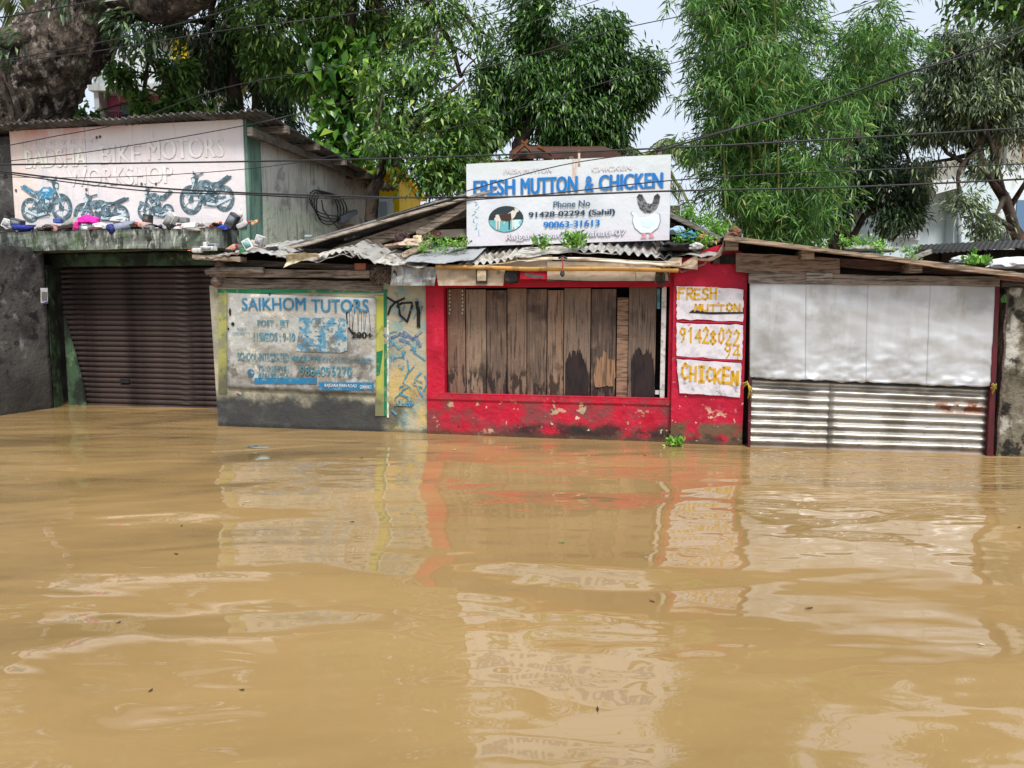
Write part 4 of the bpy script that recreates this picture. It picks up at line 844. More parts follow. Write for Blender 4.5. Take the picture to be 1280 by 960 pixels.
# ---------------------------------------------------------------- mutton stall
MY = .07
M_red = mat('peeling_red_paint', S(178,16,46), [
    dict(c=S(150,16,40), s=3, lo=.45, hi=.65, amt=.6), dict(c=S(196,44,70), s=7, lo=.55, hi=.7, amt=.5),
    dict(c=S(104,62,60), s=4, lo=.42, hi=.6, amt=.8, g=[(NZ,-.54,.2,.3)]), dict(c=S(170,150,120), s=5.2, lo=.60, hi=.63, amt=.95, rough=.95, g=[(NZ,-.46,.1,.25)]),
    dict(c=S(70,58,44), s=3.4, lo=.50, hi=.58, amt=.9, g=[(NZ,-.20,.1,.25),((1,0,0),1.2,.6,.3)]), dict(c=S(36,30,28), s=3, lo=.38, hi=.5, amt=.92, g=[(NZ,-.20,.1,.25),((1,0,0),.6,.6,.4)]),
    dict(c=S(196,186,160), s=9, lo=.66, hi=.69, amt=.9, g=[(NZ,-.75,.3,.2)]), dict(c=S(74,52,40), s=1, all=1, g=[(NZ,-.07,.05,.05,9)], amt=.75), dict(c=S(60,30,30), s=14, lo=.64, hi=.7, amt=.7)],
    rough=.62, bump=[(6,(1,1,1),.02),(22,(1,1,1),.008)])
M_redp = mat('red_column_paint', S(176,18,50), [
    dict(c=S(150,16,44), s=4, lo=.45, hi=.6, amt=.6), dict(c=S(202,70,92), s=9, lo=.58, hi=.7, amt=.5), dict(c=S(200,184,150), s=6, lo=.60, hi=.63, amt=.95, g=[(NZ,-.42,.12,.3)]),
    dict(c=S(92,76,56), s=3.5, lo=.40, hi=.50, amt=.95, g=[(NZ,-.26,.06,.12)]), dict(c=S(150,20,44), s=6, lo=.55, hi=.6, amt=.9, g=[(NZ,-.26,.06,.1)]), dict(c=S(40,34,30), s=5, lo=.52, hi=.6, amt=.8, g=[(NZ,-.12,.05,.1)]), dict(c=S(210,200,190), s=18, lo=.66, hi=.69, amt=.8, g=[(NZ,-1.0,.3,.3)]), dict(c=S(74,56,44), s=1, all=1, g=[(NZ,-.07,.05,.05,9)], amt=.75)],
    rough=.62, bump=[(6,(1,1,1),.015),(22,(1,1,1),.008)])
tm = thing('mutton_stall', 'bright red mutton stall closed with dark vertical planks', 'stall', FR, (2.6, MY, 0))
def wallp(px0, py0, px1, py1, y, dep, m, par, name='wall', lab=None, zb=None, nu=30, nv=20, amp=.02, pxb0=None, pxb1=None):
    a_ = G(px0, py0, y); b_ = G(px1, py0, y); x0, x1 = a_[0], b_[0]; z1 = (a_[1]+b_[1])/2; z0 = zb if zb is not None else (G(px0, py1, y)[1]+G(px1, py1, y)[1])/2
    mb = MB(); mb.surf(lambda u, v: (x0+(x1-x0)*u, y+amp*fbm((x0+(x1-x0)*u)*2.2, (z0+(z1-z0)*v)*2.2, 5), z0+(z1-z0)*v), nu, nv, (0, dep, 0)); return part(name, mb, m, par, lab)
xj0 = G(555, 420, MY)[0]; xo1 = G(836, 420, MY)[0]; zs = G(690, 496, MY)[1]; zh = G(690, 359, MY)[1]; x00 = xt1+.004; xc0 = G(845, 420, MY)[0]
def wz(x0, x1, z0, z1, y, dep, m, par, name, lab=None, nu=20, nv=20, amp=.02):
    mb = MB(); mb.surf(lambda u, v: (x0+(x1-x0)*u, y+amp*fbm((x0+(x1-x0)*u)*2.2, (z0+(z1-z0)*v)*2.2, 5), z0+(z1-z0)*v), nu, nv, (0, dep, 0)); return part(name, mb, m, par, lab)
wz(x00, xj0, zs, zh, MY, .16, M_red, tm, 'jamb', None, 8, 24); wz(xo1, xc0, zs, zh, MY, .16, M_red, tm, 'jamb', None, 5, 24)
mb = MB(); mb.surf(lambda u, v: (x00+(xc0-x00)*u, MY+.02*fbm((x00+(xc0-x00)*u)*2.2, v, 5)-.05*math.sin(u*2.6)*(1-v)**2-.015*(v > .92), -.25+v*(zs+.25)), 90, 26, (0, .22, 0)); part('sill_wall', mb, M_red, tm, 'peeling red wall under the planks')
zl = G(690, 347, MY)[1]; wz(x00, xc0, zh, zl+.06, MY-.01, .16, M_red, tm, 'lintel', None, 40, 3, .01)
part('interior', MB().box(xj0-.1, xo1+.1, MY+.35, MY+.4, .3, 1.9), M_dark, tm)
PYy = MY+.10
bnd = [558.5, 581.6, 607.6, 633.4, 658.6, 684, 705, 739, 771]
cl_ = [(.17,.10,.07), (.24,.17,.12), (.12,.08,.06), (.17,.11,.08), (.11,.075,.055), (.22,.14,.095), (.17,.12,.09), (.08,.055,.045)]
for k in range(8):
    a_ = G(bnd[k]+.5, 360, PYy)[0]; b_ = G(bnd[k+1]-.6, 360, PYy)[0]; dy = [.0,.012,.004,.016,.0,.01,.002,.014][k]
    mb = MB(); mb.surf(lambda u, v: (a_+(b_-a_)*u+.003*nz(v*4,k)*(u > .5), PYy+dy+.004*nz(v*2+k, u), zs-.02+v*(zh-zs+.01-.01*(k % 3))), 3, 12, (0,.025,0)); part('plank', mb, M_plank, tm, bev=.0025, color=cl_[k])
a_ = G(771.5, 400, PYy+.02)[0]; b_ = G(785.5, 400, PYy+.02)[0]; z_ = G(778, 372, PYy)[1]; part('plank', MB().box(a_, b_, PYy+.015, PYy+.04, zs-.02, z_), M_wood, tm, 'short lighter plank', bev=.003, color=(.27,.16,.105))
a_ = G(786, 400, PYy)[0]; b_ = G(820, 400, PYy)[0]; part('plank', MB().box(a_, b_, PYy-.005, PYy+.02, zs-.02, zh), M_plank, tm, bev=.003, color=(.12,.085,.068))
mb = MB(); a_ = G(826.5, 400, MY)[0]; b_ = G(832.5, 400, MY)[0]; mb.box(a_, b_, MY+.02, MY+.06, zs, zh); part('white_strip', mb, M_obj, tm, color=S(196,192,190), bev=.004)
part('curtain', Q(MB(), 821, 361, 825, 386, MY+.13, MY+.15), M_cloth, tm, 'small blue cloth in the gap', color=S(120,190,206)); part('paper', Q(MB(), 819, 488, 827, 493, MY+.05, MY+.07), M_obj, tm, color=S(190,190,186))
mb = MB(); mb.box(x00+.14, xo1, MY-.012, MY+.03, zs+.0, zs+.016); part('sill_edge', mb, M_red, tm, bev=.005)
for k in range(5):                       # nail rows on the first plank
    pass
mb = MB()
for k in range(7):
    for xx in (562, 578): mb.disc(*G(xx+.6*math.sin(k*3), 364+k*4.6, PYy-.01), .008, .012, PYy-.008, PYy+.01, 8)
part('white_paint_drips', mb, mat('dry_white_paint', S(190,184,170), rough=.8), tm)
def stain(pts, m, y, name='dark_stain'):
    rr_ = random.Random(int(pts[0][0])); q_ = []
    for (a, b), (c_, d_) in zip(pts, pts[1:]+pts[:1]):
        nn_ = 3 if min(b, d_) > 484 else 9
        for k in range(nn_):
            yy_ = b+(d_-b)*k/nn_; q_.append(G(a+(c_-a)*k/nn_+rr_.uniform(-.25,.25), yy_+(rr_.uniform(-7,5) if yy_ < 462 else rr_.uniform(-1,1)*(yy_ < 484)), y))
    part(name, MB().prism(q_, y-.0015, y), m, tm)
M_st = mat('wet_dark_stain', S(42,30,30), [dict(c=S(24,18,20), s=5, st=(2,1,.5), lo=.45, hi=.6)], rough=.6, bump=[(60,(1,1,.05),.003)])
stain([(706.5,494),(707,456),(713,444),(724,441),(731,450),(734,465),(735,494)], M_st, PYy-.0035); stain([(789,496),(789,452),(794,440),(808,438),(816,446),(818,470),(817,496)], M_st, PYy-.0105)
stain([(742,470),(745,452),(754,444),(768,447),(769.5,470),(766,482),(744,484)], mat('bare_wood_patch', S(140,108,82), [dict(c=S(90,68,52), s=30, st=(1,1,.08), lo=.45, hi=.6)], rough=.8), PYy+.006, 'bare_patch')
# red column with hand-painted white panels
CY = .0
wallp(843, 322, 935, 560, CY, .2, M_redp, tm, 'column', 'red column with hand-lettered white panels', zb=-.25, nu=24, nv=50, amp=.014)
mb = MB(); a_ = G(856, 328, CY+.01); b_ = G(906, 296, CY+.01); c_ = G(930, 322, CY+.01); mb.prism([G(845,324,CY), G(934,324,CY), G(934,318,CY), G(905,304,CY), G(880,312,CY), G(862,324,CY)], CY+.02, CY+.18); part('column_top', mb, M_redp, tm)
M_whp = mat('hand_painted_white', S(206,200,206), [dict(c=S(168,166,172), s=8, lo=.45, hi=.6, amt=.6), dict(c=S(110,106,104), s=14, lo=.56, hi=.66, amt=.65, g=[(NZ,-.9,.3,.3)]), dict(c=S(190,70,92), s=16, lo=.66, hi=.69, amt=.8)], rough=.7, bump=[(14,(1,1,1),.006)])
M_ylp = mat('yellow_brush_paint', S(200,154,34), [dict(c=S(190,160,80), s=6, lo=.5, hi=.7, amt=.4)], rough=.6)
wy = CY-.022
for (x0_, y0_, x1_, y1_, x2_, y2_, x3_, y3_) in ((846,357,929,362,929,402,846,399),(846,403.5,928.5,406,928,450,845.5,445),(846,449,927,454.5,925,496,849,491)):
    rr = random.Random(int(y0_)); pts = []
    cs_ = [(x0_,y0_),(x1_,y1_),(x2_,y2_),(x3_,y3_)]
    for i in range(4):
        p, q = cs_[i], cs_[(i+1) % 4]
        for k in range(10): pts.append(G(p[0]+(q[0]-p[0])*k/10+rr.uniform(-.7,.7), p[1]+(q[1]-p[1])*k/10+rr.uniform(-.9,.9), wy))
    mb = MB(); mb.prism(pts, wy, wy+.03); part('white_panel', mb, M_whp, tm)
def hp(s, px0, px1, py0, py1, wd, seed, drift=0):
    a_ = G(px0, py1, wy); b_ = G(px1, py0, wy); mb = MB(); handtext(mb, s, a_[0], b_[0], a_[1], b_[1], wd, wy-.0015, drift, seed); part('hand_lettering', mb, M_ylp, tm)
hp('FRESH', 849, 898, 361, 374, .020, 1, .002); hp('MUTTON', 868, 928, 380, 389, .018, 2); hp('91428022', 850, 928, 410, 427, .018, 3, -.004); hp('94', 906, 928, 430, 446, .016, 4, -.01); hp('CHICKEN', 852, 926, 457, 474, .026, 5, -.006)
mb = MB(); mb.prism([G(861,391,wy), G(866,387,wy), G(885,390,wy), G(929,390,wy), G(929,392,wy), G(890,393,wy)], wy-.004, wy); part('crack', mb, M_blk, tm)
mb = MB(); part('red_divider', mb.stroke([G(846,401.5,wy), G(929,404,wy)], .014, wy-.001, wy+.02), M_redp, tm); part('red_divider', MB().stroke([G(846,446.5,wy), G(928,452,wy)], .016, wy-.001, wy+.02), M_redp, tm)
mb = MB(); mb.tube([V(833,322,CY-.05), V(852,340,CY-.03), V(880,330,CY-.03), V(888,320,CY-.03)], .012, 5, wob=.3); part('rough_seam', mb, M_obj, tm, color=S(150,110,110))
# ---------------------------------------------------------------- metal-fronted shed
ts = thing('metal_shed', 'shed closed by a big dented silver sheet over corrugated tin, right of the red column', 'shed', FR, (6.2, -.06, 0))
DY = -.08
M_alu = mat('dented_silver_sheet', S(184,185,187), [
    dict(c=S(140,138,134), s=2, lo=.45, hi=.65, amt=.6), dict(c=S(206,208,212), s=3, st=(3,3,.5), lo=.5, hi=.75, amt=.35), dict(c=S(150,140,118), s=5, st=(3,3,.4), lo=.58, hi=.72, amt=.6, g=[(Z,1.25,.3,.3)]),
    dict(c=S(128,104,84), s=8, lo=.68, hi=.73, amt=.7)], rough=.5, metal=.35, bump=[(26,(1,1,1),.001)])
M_cor = mat('galvanised_corrugated_tin', S(168,164,158), [dict(c=S(110,106,98), s=3, lo=.46, hi=.62, amt=.6), dict(c=S(128,74,44), s=5, lo=.42, hi=.52, amt=.95, rough=.9, metal=.1, g=[((1,0,0),1.5,.3,.2),((-1,0,0),-2.25,.1,.1),(Z,.38,.08,.08),(NZ,-.56,.08,.08)]), dict(c=S(120,96,76), s=12, lo=.64, hi=.7, amt=.7), dict(c=S(110,84,62), s=1, all=1, g=[(NZ,-.05,.04,.04,9)], amt=.6, rough=.8, metal=.1)], rough=.40, metal=.6, bump=[(40,(1,1,1),.0006)])
A0, A1, A2, A3 = G(937,352,DY), G(1247,357,DY), G(1240,484,DY), G(937,472,DY)
q3, q2, q1, q0 = [Vector((p[0], p[1])) for p in (A0, A1, A2, A3)]
us = [0, .235, .49, .735, 1]
for k in range(4):
    u0, u1 = us[k], us[k+1]+(.012 if k < 3 else 0)
    def f(u, v):
        U = u0+(u1-u0)*u; p = q0.lerp(q1, U).lerp(q3.lerp(q2, U), v)
        low = (1-v)
        h = .040*fbm(U*1.8, v*.9, 3)+.0025*fbm(U*8, v*1.6, 8)+.05*low**4*abs(fbm(U*6, v*5, 4))+.010*low**2*fbm(U*12, v*6, 2)+.012*abs(fbm(U*3+2, v*2+v*U*2, 6))
        h += .012*abs(nz(U*4+v*2.5, v*1.5))   # creases
        zj = (.022*nz(U*14, 3)+.012*nz(U*37, 5)) if v == 0 else 0
        return (p.x, DY-h-.0008*k-.02*(v == 0)*abs(nz(U*10, 9)), p.y+zj)
    mb = MB(); mb.surf(f, 34, 50, (0,.003,0)); part('metal_sheet', mb, M_alu, ts, smooth=True)
mb = MB()
for U in (.235,.49,.735):
    for k in range(3):
        p = q0.lerp(q1, U+.006).lerp(q3.lerp(q2, U+.006), .12+.27*k); mb.disc(p.x, p.y, .006, .006, DY-.09, DY-.0, 6)

C0, C1, C2, C3 = G(937,470,DY+.05), G(1240,483,DY+.05), G(1232,580,DY+.05), G(934,572,DY+.05)
k0, k1, k2, k3 = [Vector((p[0], p[1])) for p in (C3, C2, C1, C0)]
for (u0, u1) in ((0,.352),(.345,1)):
    def f(u, v):
        U = u0+(u1-u0)*u; p = k0.lerp(k1, U).lerp(k3.lerp(k2, U), v); return (p.x, DY+.05-.018*math.sin(v*9.6*2*math.pi+1.2)+.008*fbm(U*3, v*2)-.003*(u0 > 0), p.y+.004*fbm(U*5,0,1))
    mb = MB(); mb.surf(f, 24, 116, (0,.003,0)); part('corrugated_sheet', mb, M_cor, ts, smooth=True)
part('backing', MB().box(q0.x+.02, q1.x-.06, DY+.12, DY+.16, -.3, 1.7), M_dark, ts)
M_redw = mat('dark_red_painted_post', S(84,26,34), [dict(c=S(60,24,26), s=5, st=(2,2,.4), lo=.45, hi=.6), dict(c=S(140,110,100), s=12, lo=.64, hi=.7, amt=.7)], rough=.7, bump=[(20,(1,1,.3),.006)])
mb = MB(); mb.hexa([V(935,562,DY), V(938,562,DY), V(942,352,DY), V(938,352,DY)], .08); part('post', mb, M_redw, ts)
mb = MB(); mb.hexa([V(1233,580,DY-.02), V(1241,580,DY-.02), V(1250,354,DY-.02), V(1245,354,DY-.02)], .1); part('post', mb, M_redw, ts, 'dark red post at the right end')
beam(936, 342, 1250, 346, 12, DY-.03, DY+.05, (.23,.19,.16), ts); beam(920, 316, 1050, 322, 24, DY-.02, DY+.03, (.22,.15,.11), ts, 'board'); beam(1050, 322, 1250, 338, 12, DY+.08, DY+.12, (.12,.06,.05), ts, 'board')
beam(1008, 341, 1041, 342, 10, DY-.045, DY-.032, (.30,.27,.24), ts, 'patch_board')
part('shade_backing', MB().box(q0.x-.2, q1.x+.1, DY+.2, DY+.24, 1.6, 1.84), M_dark, ts)  # dark sheet added behind the boards to stand in for shade
part('side_board', MB().box(G(928,450,0)[0], q0.x+.05, .12, .15, -.25, 1.9), M_dark, ts)
mb = MB(); mb.prism([G(908,300,.0), G(1246,342,.0), G(1246,352,.0), G(908,352,.0)], .14, .16); part('shade_backing', mb, M_dark, ts)  # dark sheet added where only shade shows below the sloping roof edge
# roof over the shed
tr0, tr1 = V(905, 296, -.3), V(1292, 346, -.3)
beam(905, 294, 1292, 343, 6, -.34, -.28, (.33,.24,.17), ts, 'fascia_board')
for k, px in enumerate((915, 1010, 1145)):
    f_ = (px-905)/387; part('rafter', Q(MB(), px-8, 299+f_*49, px+8, 311+f_*48, -.26, 1.8), M_wood, ts, bev=.004, color=(.26,.19,.14))
for k in range(4):
    u0, u1 = k/4, (k+1)/4+.01; a_ = tr0.lerp(tr1, u0)+Vector((0,.02,.0)); b_ = tr0.lerp(tr1, u1)+Vector((0,.02,.0)); a_.z += .006+.004*(k % 2); b_.z += .006+.004*(k % 2)
    mb = MB(); mb.surf(cs(a_, b_, a_+Vector((0,2.4,.12)), b_+Vector((0,2.4,.12)), 7, .012, (0,0,1), .02, k, wr=.02), 56, 6, (0,0,-.006)); part('roof_sheet', mb, M_greyroof, ts)
# ---------------------------------------------------------------- mouldy wall at the far right
M_mould = mat('mouldy_wall_plaster', S(112,104,90), [
    dict(c=S(176,172,164), s=3, lo=.54, hi=.62, amt=.8), dict(c=S(60,58,44), s=3.5, st=(1.5,1.5,.7), lo=.46, hi=.58, amt=.85), dict(c=S(20,19,17), s=5, lo=.54, hi=.62, amt=.9), dict(c=S(30,28,24), s=2.5, lo=.45, hi=.55, amt=.85, g=[(NZ,-1.25,.1,.3),(Z,1.0,.1,.2)]),
    dict(c=S(70,96,50), s=7, lo=.64, hi=.7, amt=.7), dict(c=S(150,110,80), s=6, lo=.62, hi=.68, amt=.6)], rough=.92, bump=[(7,(1,1,1),.04),(26,(1,1,1),.012)])
tl = thing('mouldy_wall', 'blotchy mould-stained plaster wall at the far right beside the dark red post', 'wall', FR, (8.6, -.05, 0))
x0 = G(1247, 500, -.05)[0]; mb = MB(); mb.surf(lambda u, v: (x0+.04*v+1.6*u, -.05+.04*fbm(u*4, v*4, 9), -.25+1.9*v+.03*nz(u*4,2)*(v == 1)), 40, 46, (0, .2, 0)); part('wall', mb, M_mould, tl)
beam(1250, 340, 1300, 346, 9, -.14, -.06, (.28,.13,.12), tl); beam(1252, 352, 1300, 357, 7, -.02, .1, (.1,.08,.07), tl)
mb = MB(); mb.surf(lambda u, v: (x0+.02*nz(v*7,3)+.03*u, -.10+.03*u, .0+1.63*v), 3, 30, (0,.05,0)); part('edge_post', mb, M_wood, tl, color=(.10,.07,.06))
# ---------------------------------------------------------------- gable and awning over the stalls
tg = thing('stall_roof', 'ramshackle gable and lean-to roof of tin, boards and rafters over both stalls', 'roof', FR, (3.5, .1, 1.7))
GY = .42
eL = V(338, 316, GY); rd = V(712, 206, GY); eR = V(908, 302, GY)
def shift(p, dy, dz=0): return Vector((p.x, p.y+dy, p.z+dz))
mb = MB()
M_fib = mat('old_fibre_roof', S(132,124,112), [dict(c=S(80,72,64), s=3, lo=.45, hi=.62, amt=.8), dict(c=S(60,64,40), s=5, lo=.56, hi=.66, amt=.7)], rough=.9)
for k in range(3):
    y0 = -.06+1.0*k; mb = MB(); mb.surf(cs(shift(eL, y0, .015*k), shift(eL, y0+1.06, .015*k), shift(rd, y0, .015*k), shift(rd, y0+1.06, .015*k), 7, .018, (-.3,0,1), 0, k, wr=.02), 56, 16, (0,0,-.008)); part('roof_sheet', mb, M_greyroof, tg)
    mb = MB(); mb.surf(cs(shift(rd, y0, .015*k), shift(rd, y0+1.06, .015*k), shift(eR, y0, .015*k), shift(eR, y0+1.06, .015*k), 7, .018, (.3,0,1), 0, k+7, wr=.02), 56, 16, (0,0,-.008)); part('roof_sheet', mb, M_greyroof, tg)
def slab(px0, py0, px1, py1, h, y0, y1, colr, name='rafter', m=None):
    a_ = V(px0, py0, y0); b_ = V(px1, py1, y0); dn = Vector((0, 0, -h)); n = 12; mb = MB()
    mb.surf(lambda u, v: (a_+dn).lerp(b_+dn, u).lerp(a_.lerp(b_, u), v)+Vector((0, .01*nz(u*4, px0), .012*nz(u*6, py0+v))), n, 2, (0, y1-y0, 0)); return part(name, mb, m or M_wood, tg, bev=.004, color=colr)
slab(342, 314, 545, 256, .035, .28, .34, (.42,.36,.30), 'verge_board'); slab(540, 258, 712, 208, .03, .30, .36, (.40,.34,.28), 'verge_board')
slab(355, 330, 716, 211, .14, .5, .56, (.23,.18,.14)); slab(712, 208, 906, 300, .035, .30, .38, (.20,.18,.16), 'verge_board'); slab(712, 216, 895, 304, .12, .5, .56, (.12,.10,.08))
slab(520, 288, 590, 246, .10, .38, .44, (.30,.24,.19)); slab(348, 327, 480, 305, .05, .6, .66, (.14,.11,.09), 'batten')
for k in range(5):
    y_ = .9; px0 = (585-52*k) if k < 5 else 0
    z_ = V(600, 262+16*k, y_).z; xl_ = V(500-44*k+20, 280, y_).x; xr_ = V(850, 280, y_).x
    part('gable_board', MB().box(max(xl_, .9), xr_, y_+.006*(k % 2), y_+.03+.006*(k % 2), z_-.16, z_-.006), M_wood, tg, bev=.003, color=(.10+.02*(k % 2), .085, .07))
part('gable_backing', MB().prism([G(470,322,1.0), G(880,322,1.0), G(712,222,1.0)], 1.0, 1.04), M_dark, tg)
M_ban = mat('torn_banner_print', S(168,156,140), [dict(c=S(90,80,72), s=5, lo=.48, hi=.62, amt=.8)], rough=.8)
ban = thing('torn_banner', 'torn off-white banner with red letters NO under the gable left of the mutton signboard', 'banner', FR, tuple(V(560,295,.55)))
bnp = lambda px, py, o_=0: V(px, py, .55+o_)
mb = MB(); mb.surf(lambda u, v: V(528+56*u, 298-2*u-(10)*v, .55)+Vector((0, .02*nz(u*5, v*2), .008*nz(u*8, v))), 14, 4, (0,.004,0)); part('sheet', mb, M_ban, ban)
a_ = G(536, 295, .53); b_ = G(552, 289.5, .53); text('NO', a_[0], b_[0], a_[1], b_[1], .525, mat('red_print', S(160,44,52), rough=.7), ban, 'lettering', .03)
# lean-to awning: six overlapping sheets, front edge low
def fr_edge(px):
    pts = [(262,322),(320,314),(352,320),(395,324),(430,316),(470,330),(520,336),(570,334),(640,326),(700,320),(760,320),(830,326),(885,322)]
    for (a, b), (c_, d_) in zip(pts, pts[1:]):
        if a <= px <= c_: return b+(d_-b)*(px-a)/(c_-a)
    return pts[-1][1] if px > 800 else pts[0][1]
def awn(px0, px1, waves, amp, m, back=.95, rise=.30, dy=0, dz=0, rag=.02, seed=0, name='awning_sheet', fy=-.16, colr=None, th=.006, jag=0, wr=.02):
    mb = MB(); n_ = max(24, int(waves*8))
    def f(u, v):
        a_ = V(px0+(px1-px0)*u, fr_edge(px0+(px1-px0)*u)+dy, fy); z_ = a_.z+rise*v+dz+amp*math.sin(u*waves*2*math.pi)+wr*fbm(u*3+seed, v*3, seed)
        y_ = fy+(back-fy)*v+(rag*nz(u*11+seed, 4)+jag*abs(nz(u*27, seed)) if v == 0 else 0)
        return (a_.x, y_, z_)
    mb.surf(f, n_, 10, (0, 0, -th)); return part(name, mb, m, tg, color=colr)
M_pale_tin = mat('whitish_weathered_tin', S(188,184,176), [dict(c=S(120,110,98), s=5, lo=.48, hi=.62, amt=.8), dict(c=S(60,50,42), s=9, lo=.56, hi=.66, amt=.8)], rough=.55, metal=.2)
awn(256, 352, 9, .008, M_tin, seed=1, rise=.22); awn(392, 452, 7, .016, M_pale_tin, seed=2, dy=-2, rise=.25); awn(345, 440, 5, .008, M_tin, seed=3, dz=-.02, rise=.2)
awn(430, 512, 6, .014, M_tin, seed=4, jag=.08, dy=-3); awn(468, 530, 2, .01, M_pale_tin, seed=5, jag=.16, dy=-1, dz=.012, fy=-.22); awn(505, 592, 1, .004, mat('flat_grey_sheet', S(150,152,156), [dict(c=S(100,100,98), s=4, lo=.5, hi=.66, amt=.7)], rough=.6), seed=6, dz=.02, dy=-5, jag=.1, fy=-.24, rise=.34)
awn(572, 650, 9, .020, M_pale_tin, seed=7, dz=.0, dy=-2); awn(640, 772, 4, .006, M_pale_tin, seed=8, dz=.0, dy=-4); awn(722, 845, 11, .020, M_tin, seed=9, dz=.015, dy=-4); awn(820, 902, 4, .012, M_tin, seed=10, dz=.005, dy=-3, wr=.05)
# bent pale strip along the eave
mb = MB(); pts = [(585,334),(620,330),(650,325),(690,321),(740,322),(790,325),(830,327),(850,326)]
def stp(u, v):
    q = u*(len(pts)-1); i = min(int(q), len(pts)-2); f = q-i; px = pts[i][0]+(pts[i+1][0]-pts[i][0])*f; py = pts[i][1]+(pts[i+1][1]-pts[i][1])*f
    return V(px, py+(1+6*u*(u > .3))*v+1.5*nz(u*12, v), -.26+.03*nz(u*8, v*2))
mb.surf(stp, 60, 4, (0,.004,0)); part('eave_strip', mb, mat('cream_eave_strip', S(206,196,178), [dict(c=S(150,130,104), s=6, lo=.52, hi=.66, amt=.7)], rough=.7), tg, smooth=True)
M_flex = mat('beige_fascia_sheet', S(178,160,138), [dict(c=S(140,122,102), s=3, lo=.48, hi=.66, amt=.7), dict(c=S(104,88,70), s=9, lo=.6, hi=.7, amt=.7), dict(c=S(206,196,180), s=4, lo=.58, hi=.7, amt=.6)], rough=.7, bump=[(5,(1,1,1),.02)])
def panel(pts4, y0, m, name, nu=16, nv=6, wr=.02, th=.004, colr=None, lab=None, par=None, seed=0):
    a_, b_, c_, d_ = pts4; mb = MB()
    def f(u, v):
        px = (d_[0]+(c_[0]-d_[0])*u)*(1-v)+(a_[0]+(b_[0]-a_[0])*u)*v; py = (d_[1]+(c_[1]-d_[1])*u)*(1-v)+(a_[1]+(b_[1]-a_[1])*u)*v
        return V(px, py, y0+wr*fbm(u*4+seed, v*2, seed))
    mb.surf(f, nu, nv, (0, th, 0)); return part(name, mb, m, par or tg, lab, smooth=False, color=colr)
panel([(490,331),(546,334),(543,357),(488,357)], -.13, mat('grey_tarpaulin', S(150,152,152), [dict(c=S(110,108,104), s=3, st=(4,4,1), lo=.48, hi=.64, amt=.8), dict(c=S(196,196,190), s=6, st=(5,5,.5), lo=.6, hi=.7, amt=.7)], rough=.5, bump=[(6,(3,3,.5),.03)]), 'fascia_sheet', wr=.05, lab='grey crumpled fascia sheet')
panel([(544,335),(632,333),(629,357),(548,357)], -.12, M_flex, 'fascia_sheet', seed=2); panel([(684,326),(797,329),(797,352),(684,351)], -.10, M_flex, 'fascia_sheet', seed=3, wr=.01); panel([(795,327),(838,331),(836,352),(795,352)], -.11, M_flex, 'fascia_sheet', seed=4, wr=.01)
panel([(624,324),(690,319),(690,338),(624,338)], -.08, M_flex, 'fascia_sheet', seed=6, wr=.01)
panel([(852,329),(872,318),(872,337),(844,334)], -.14, M_flex, 'fascia_sheet', seed=5, wr=.01); panel([(840,322),(852,322),(852,332),(826,333)], -.2, mat('cream_board', S(206,190,160), rough=.8), 'fascia_board', wr=.0, th=.02)
panel([(650,330),(700,330),(700,349),(650,349)], -.06, M_red, 'red_board', wr=0, th=.01); 
mb = MB(); mb.tube([V(545,333,-.17), V(600,334,-.17), V(660,336.5,-.17), V(760,336,-.17), V(848,338,-.17)], [.022,.024,.024,.024,.022], 8); part('bamboo_pole', mb, mat('dry_bamboo', S(186,140,76), [dict(c=S(120,84,50), s=5, lo=.52, hi=.64, amt=.7)], rough=.6), tg, smooth=True)
for k, (px, py, rx, rz) in enumerate(((776,341,5,3.5),(783,342,5,3),(790,340,5,3.5),(796,341,4,3))):
    pass
mb = MB(); mb.tube([V(684,350,-.12), V(740,352,-.12), V(836,352,-.12)], .006, 5); part('wire', mb, M_cable, tg)
mb = MB(); rr = random.Random(4)
for k in range(13):
    px = 820+rr.uniform(0, 14); mb.tube([V(px, 332, -.14+rr.uniform(-.03,.03)), V(px+rr.uniform(-5,5), 345, -.15), V(px+rr.uniform(-6,6), 352+rr.uniform(0,9), -.13)], .008, 4)
part('hanging_bark_strips', mb, M_twig, tg, kind='stuff')
mb = MB()
for k in range(22):
    px = rr.uniform(468, 492); mb.tube([V(px, 334+rr.uniform(0,4), -.1+rr.uniform(-.05,.05)), V(px+rr.uniform(-8,8), 345, -.1), V(px+rr.uniform(-8,8), 350+rr.uniform(0,6), -.08)], .010, 4)
part('tattered_rags', mb, M_twig, tg, kind='stuff')
mb = MB(); mb.surf(lambda u, v: V(357+40*u-4*v*(1-u), 318-0*u+v*(17-13*u)-2*math.sin(u*3), -.25)+Vector((0, .05*math.sin(v*3)+.02*nz(u*3,v*3), .01*nz(u*4,v*4))), 14, 8, (0,.005,0)); solo('hanging_cloth', mb, M_cloth, 'cream folded cloth hanging over the awning edge above the tutor poster', 'cloth', FR, tuple(V(376,320,-.2)), smooth=True, color=S(212,198,166))
def slabT(name, label, cat, px0, py0, px1, py1, w_, y, dep, m, c_):
    a_ = V(px0, py0, y); b_ = V(px1, py1, y+.25); dn = Vector((0,0,-w_)); mb = MB(); mb.hexa([a_+dn, b_+dn, b_, a_], dep); return solo(name, mb, m, label, cat, FR, tuple(a_), bev=.004, color=c_)
slabT('timber_board', 'light sawn board lying diagonally on the awning beside green weeds', 'board', 502, 316, 538, 298, .07, -.05, .06, M_wood, (.50,.40,.30))
slabT('timber_board', 'short broken orange-brown board among the rubble left of the diagonal board', 'board', 480, 306, 512, 300, .03, .05, .2, M_wood, (.46,.33,.24))
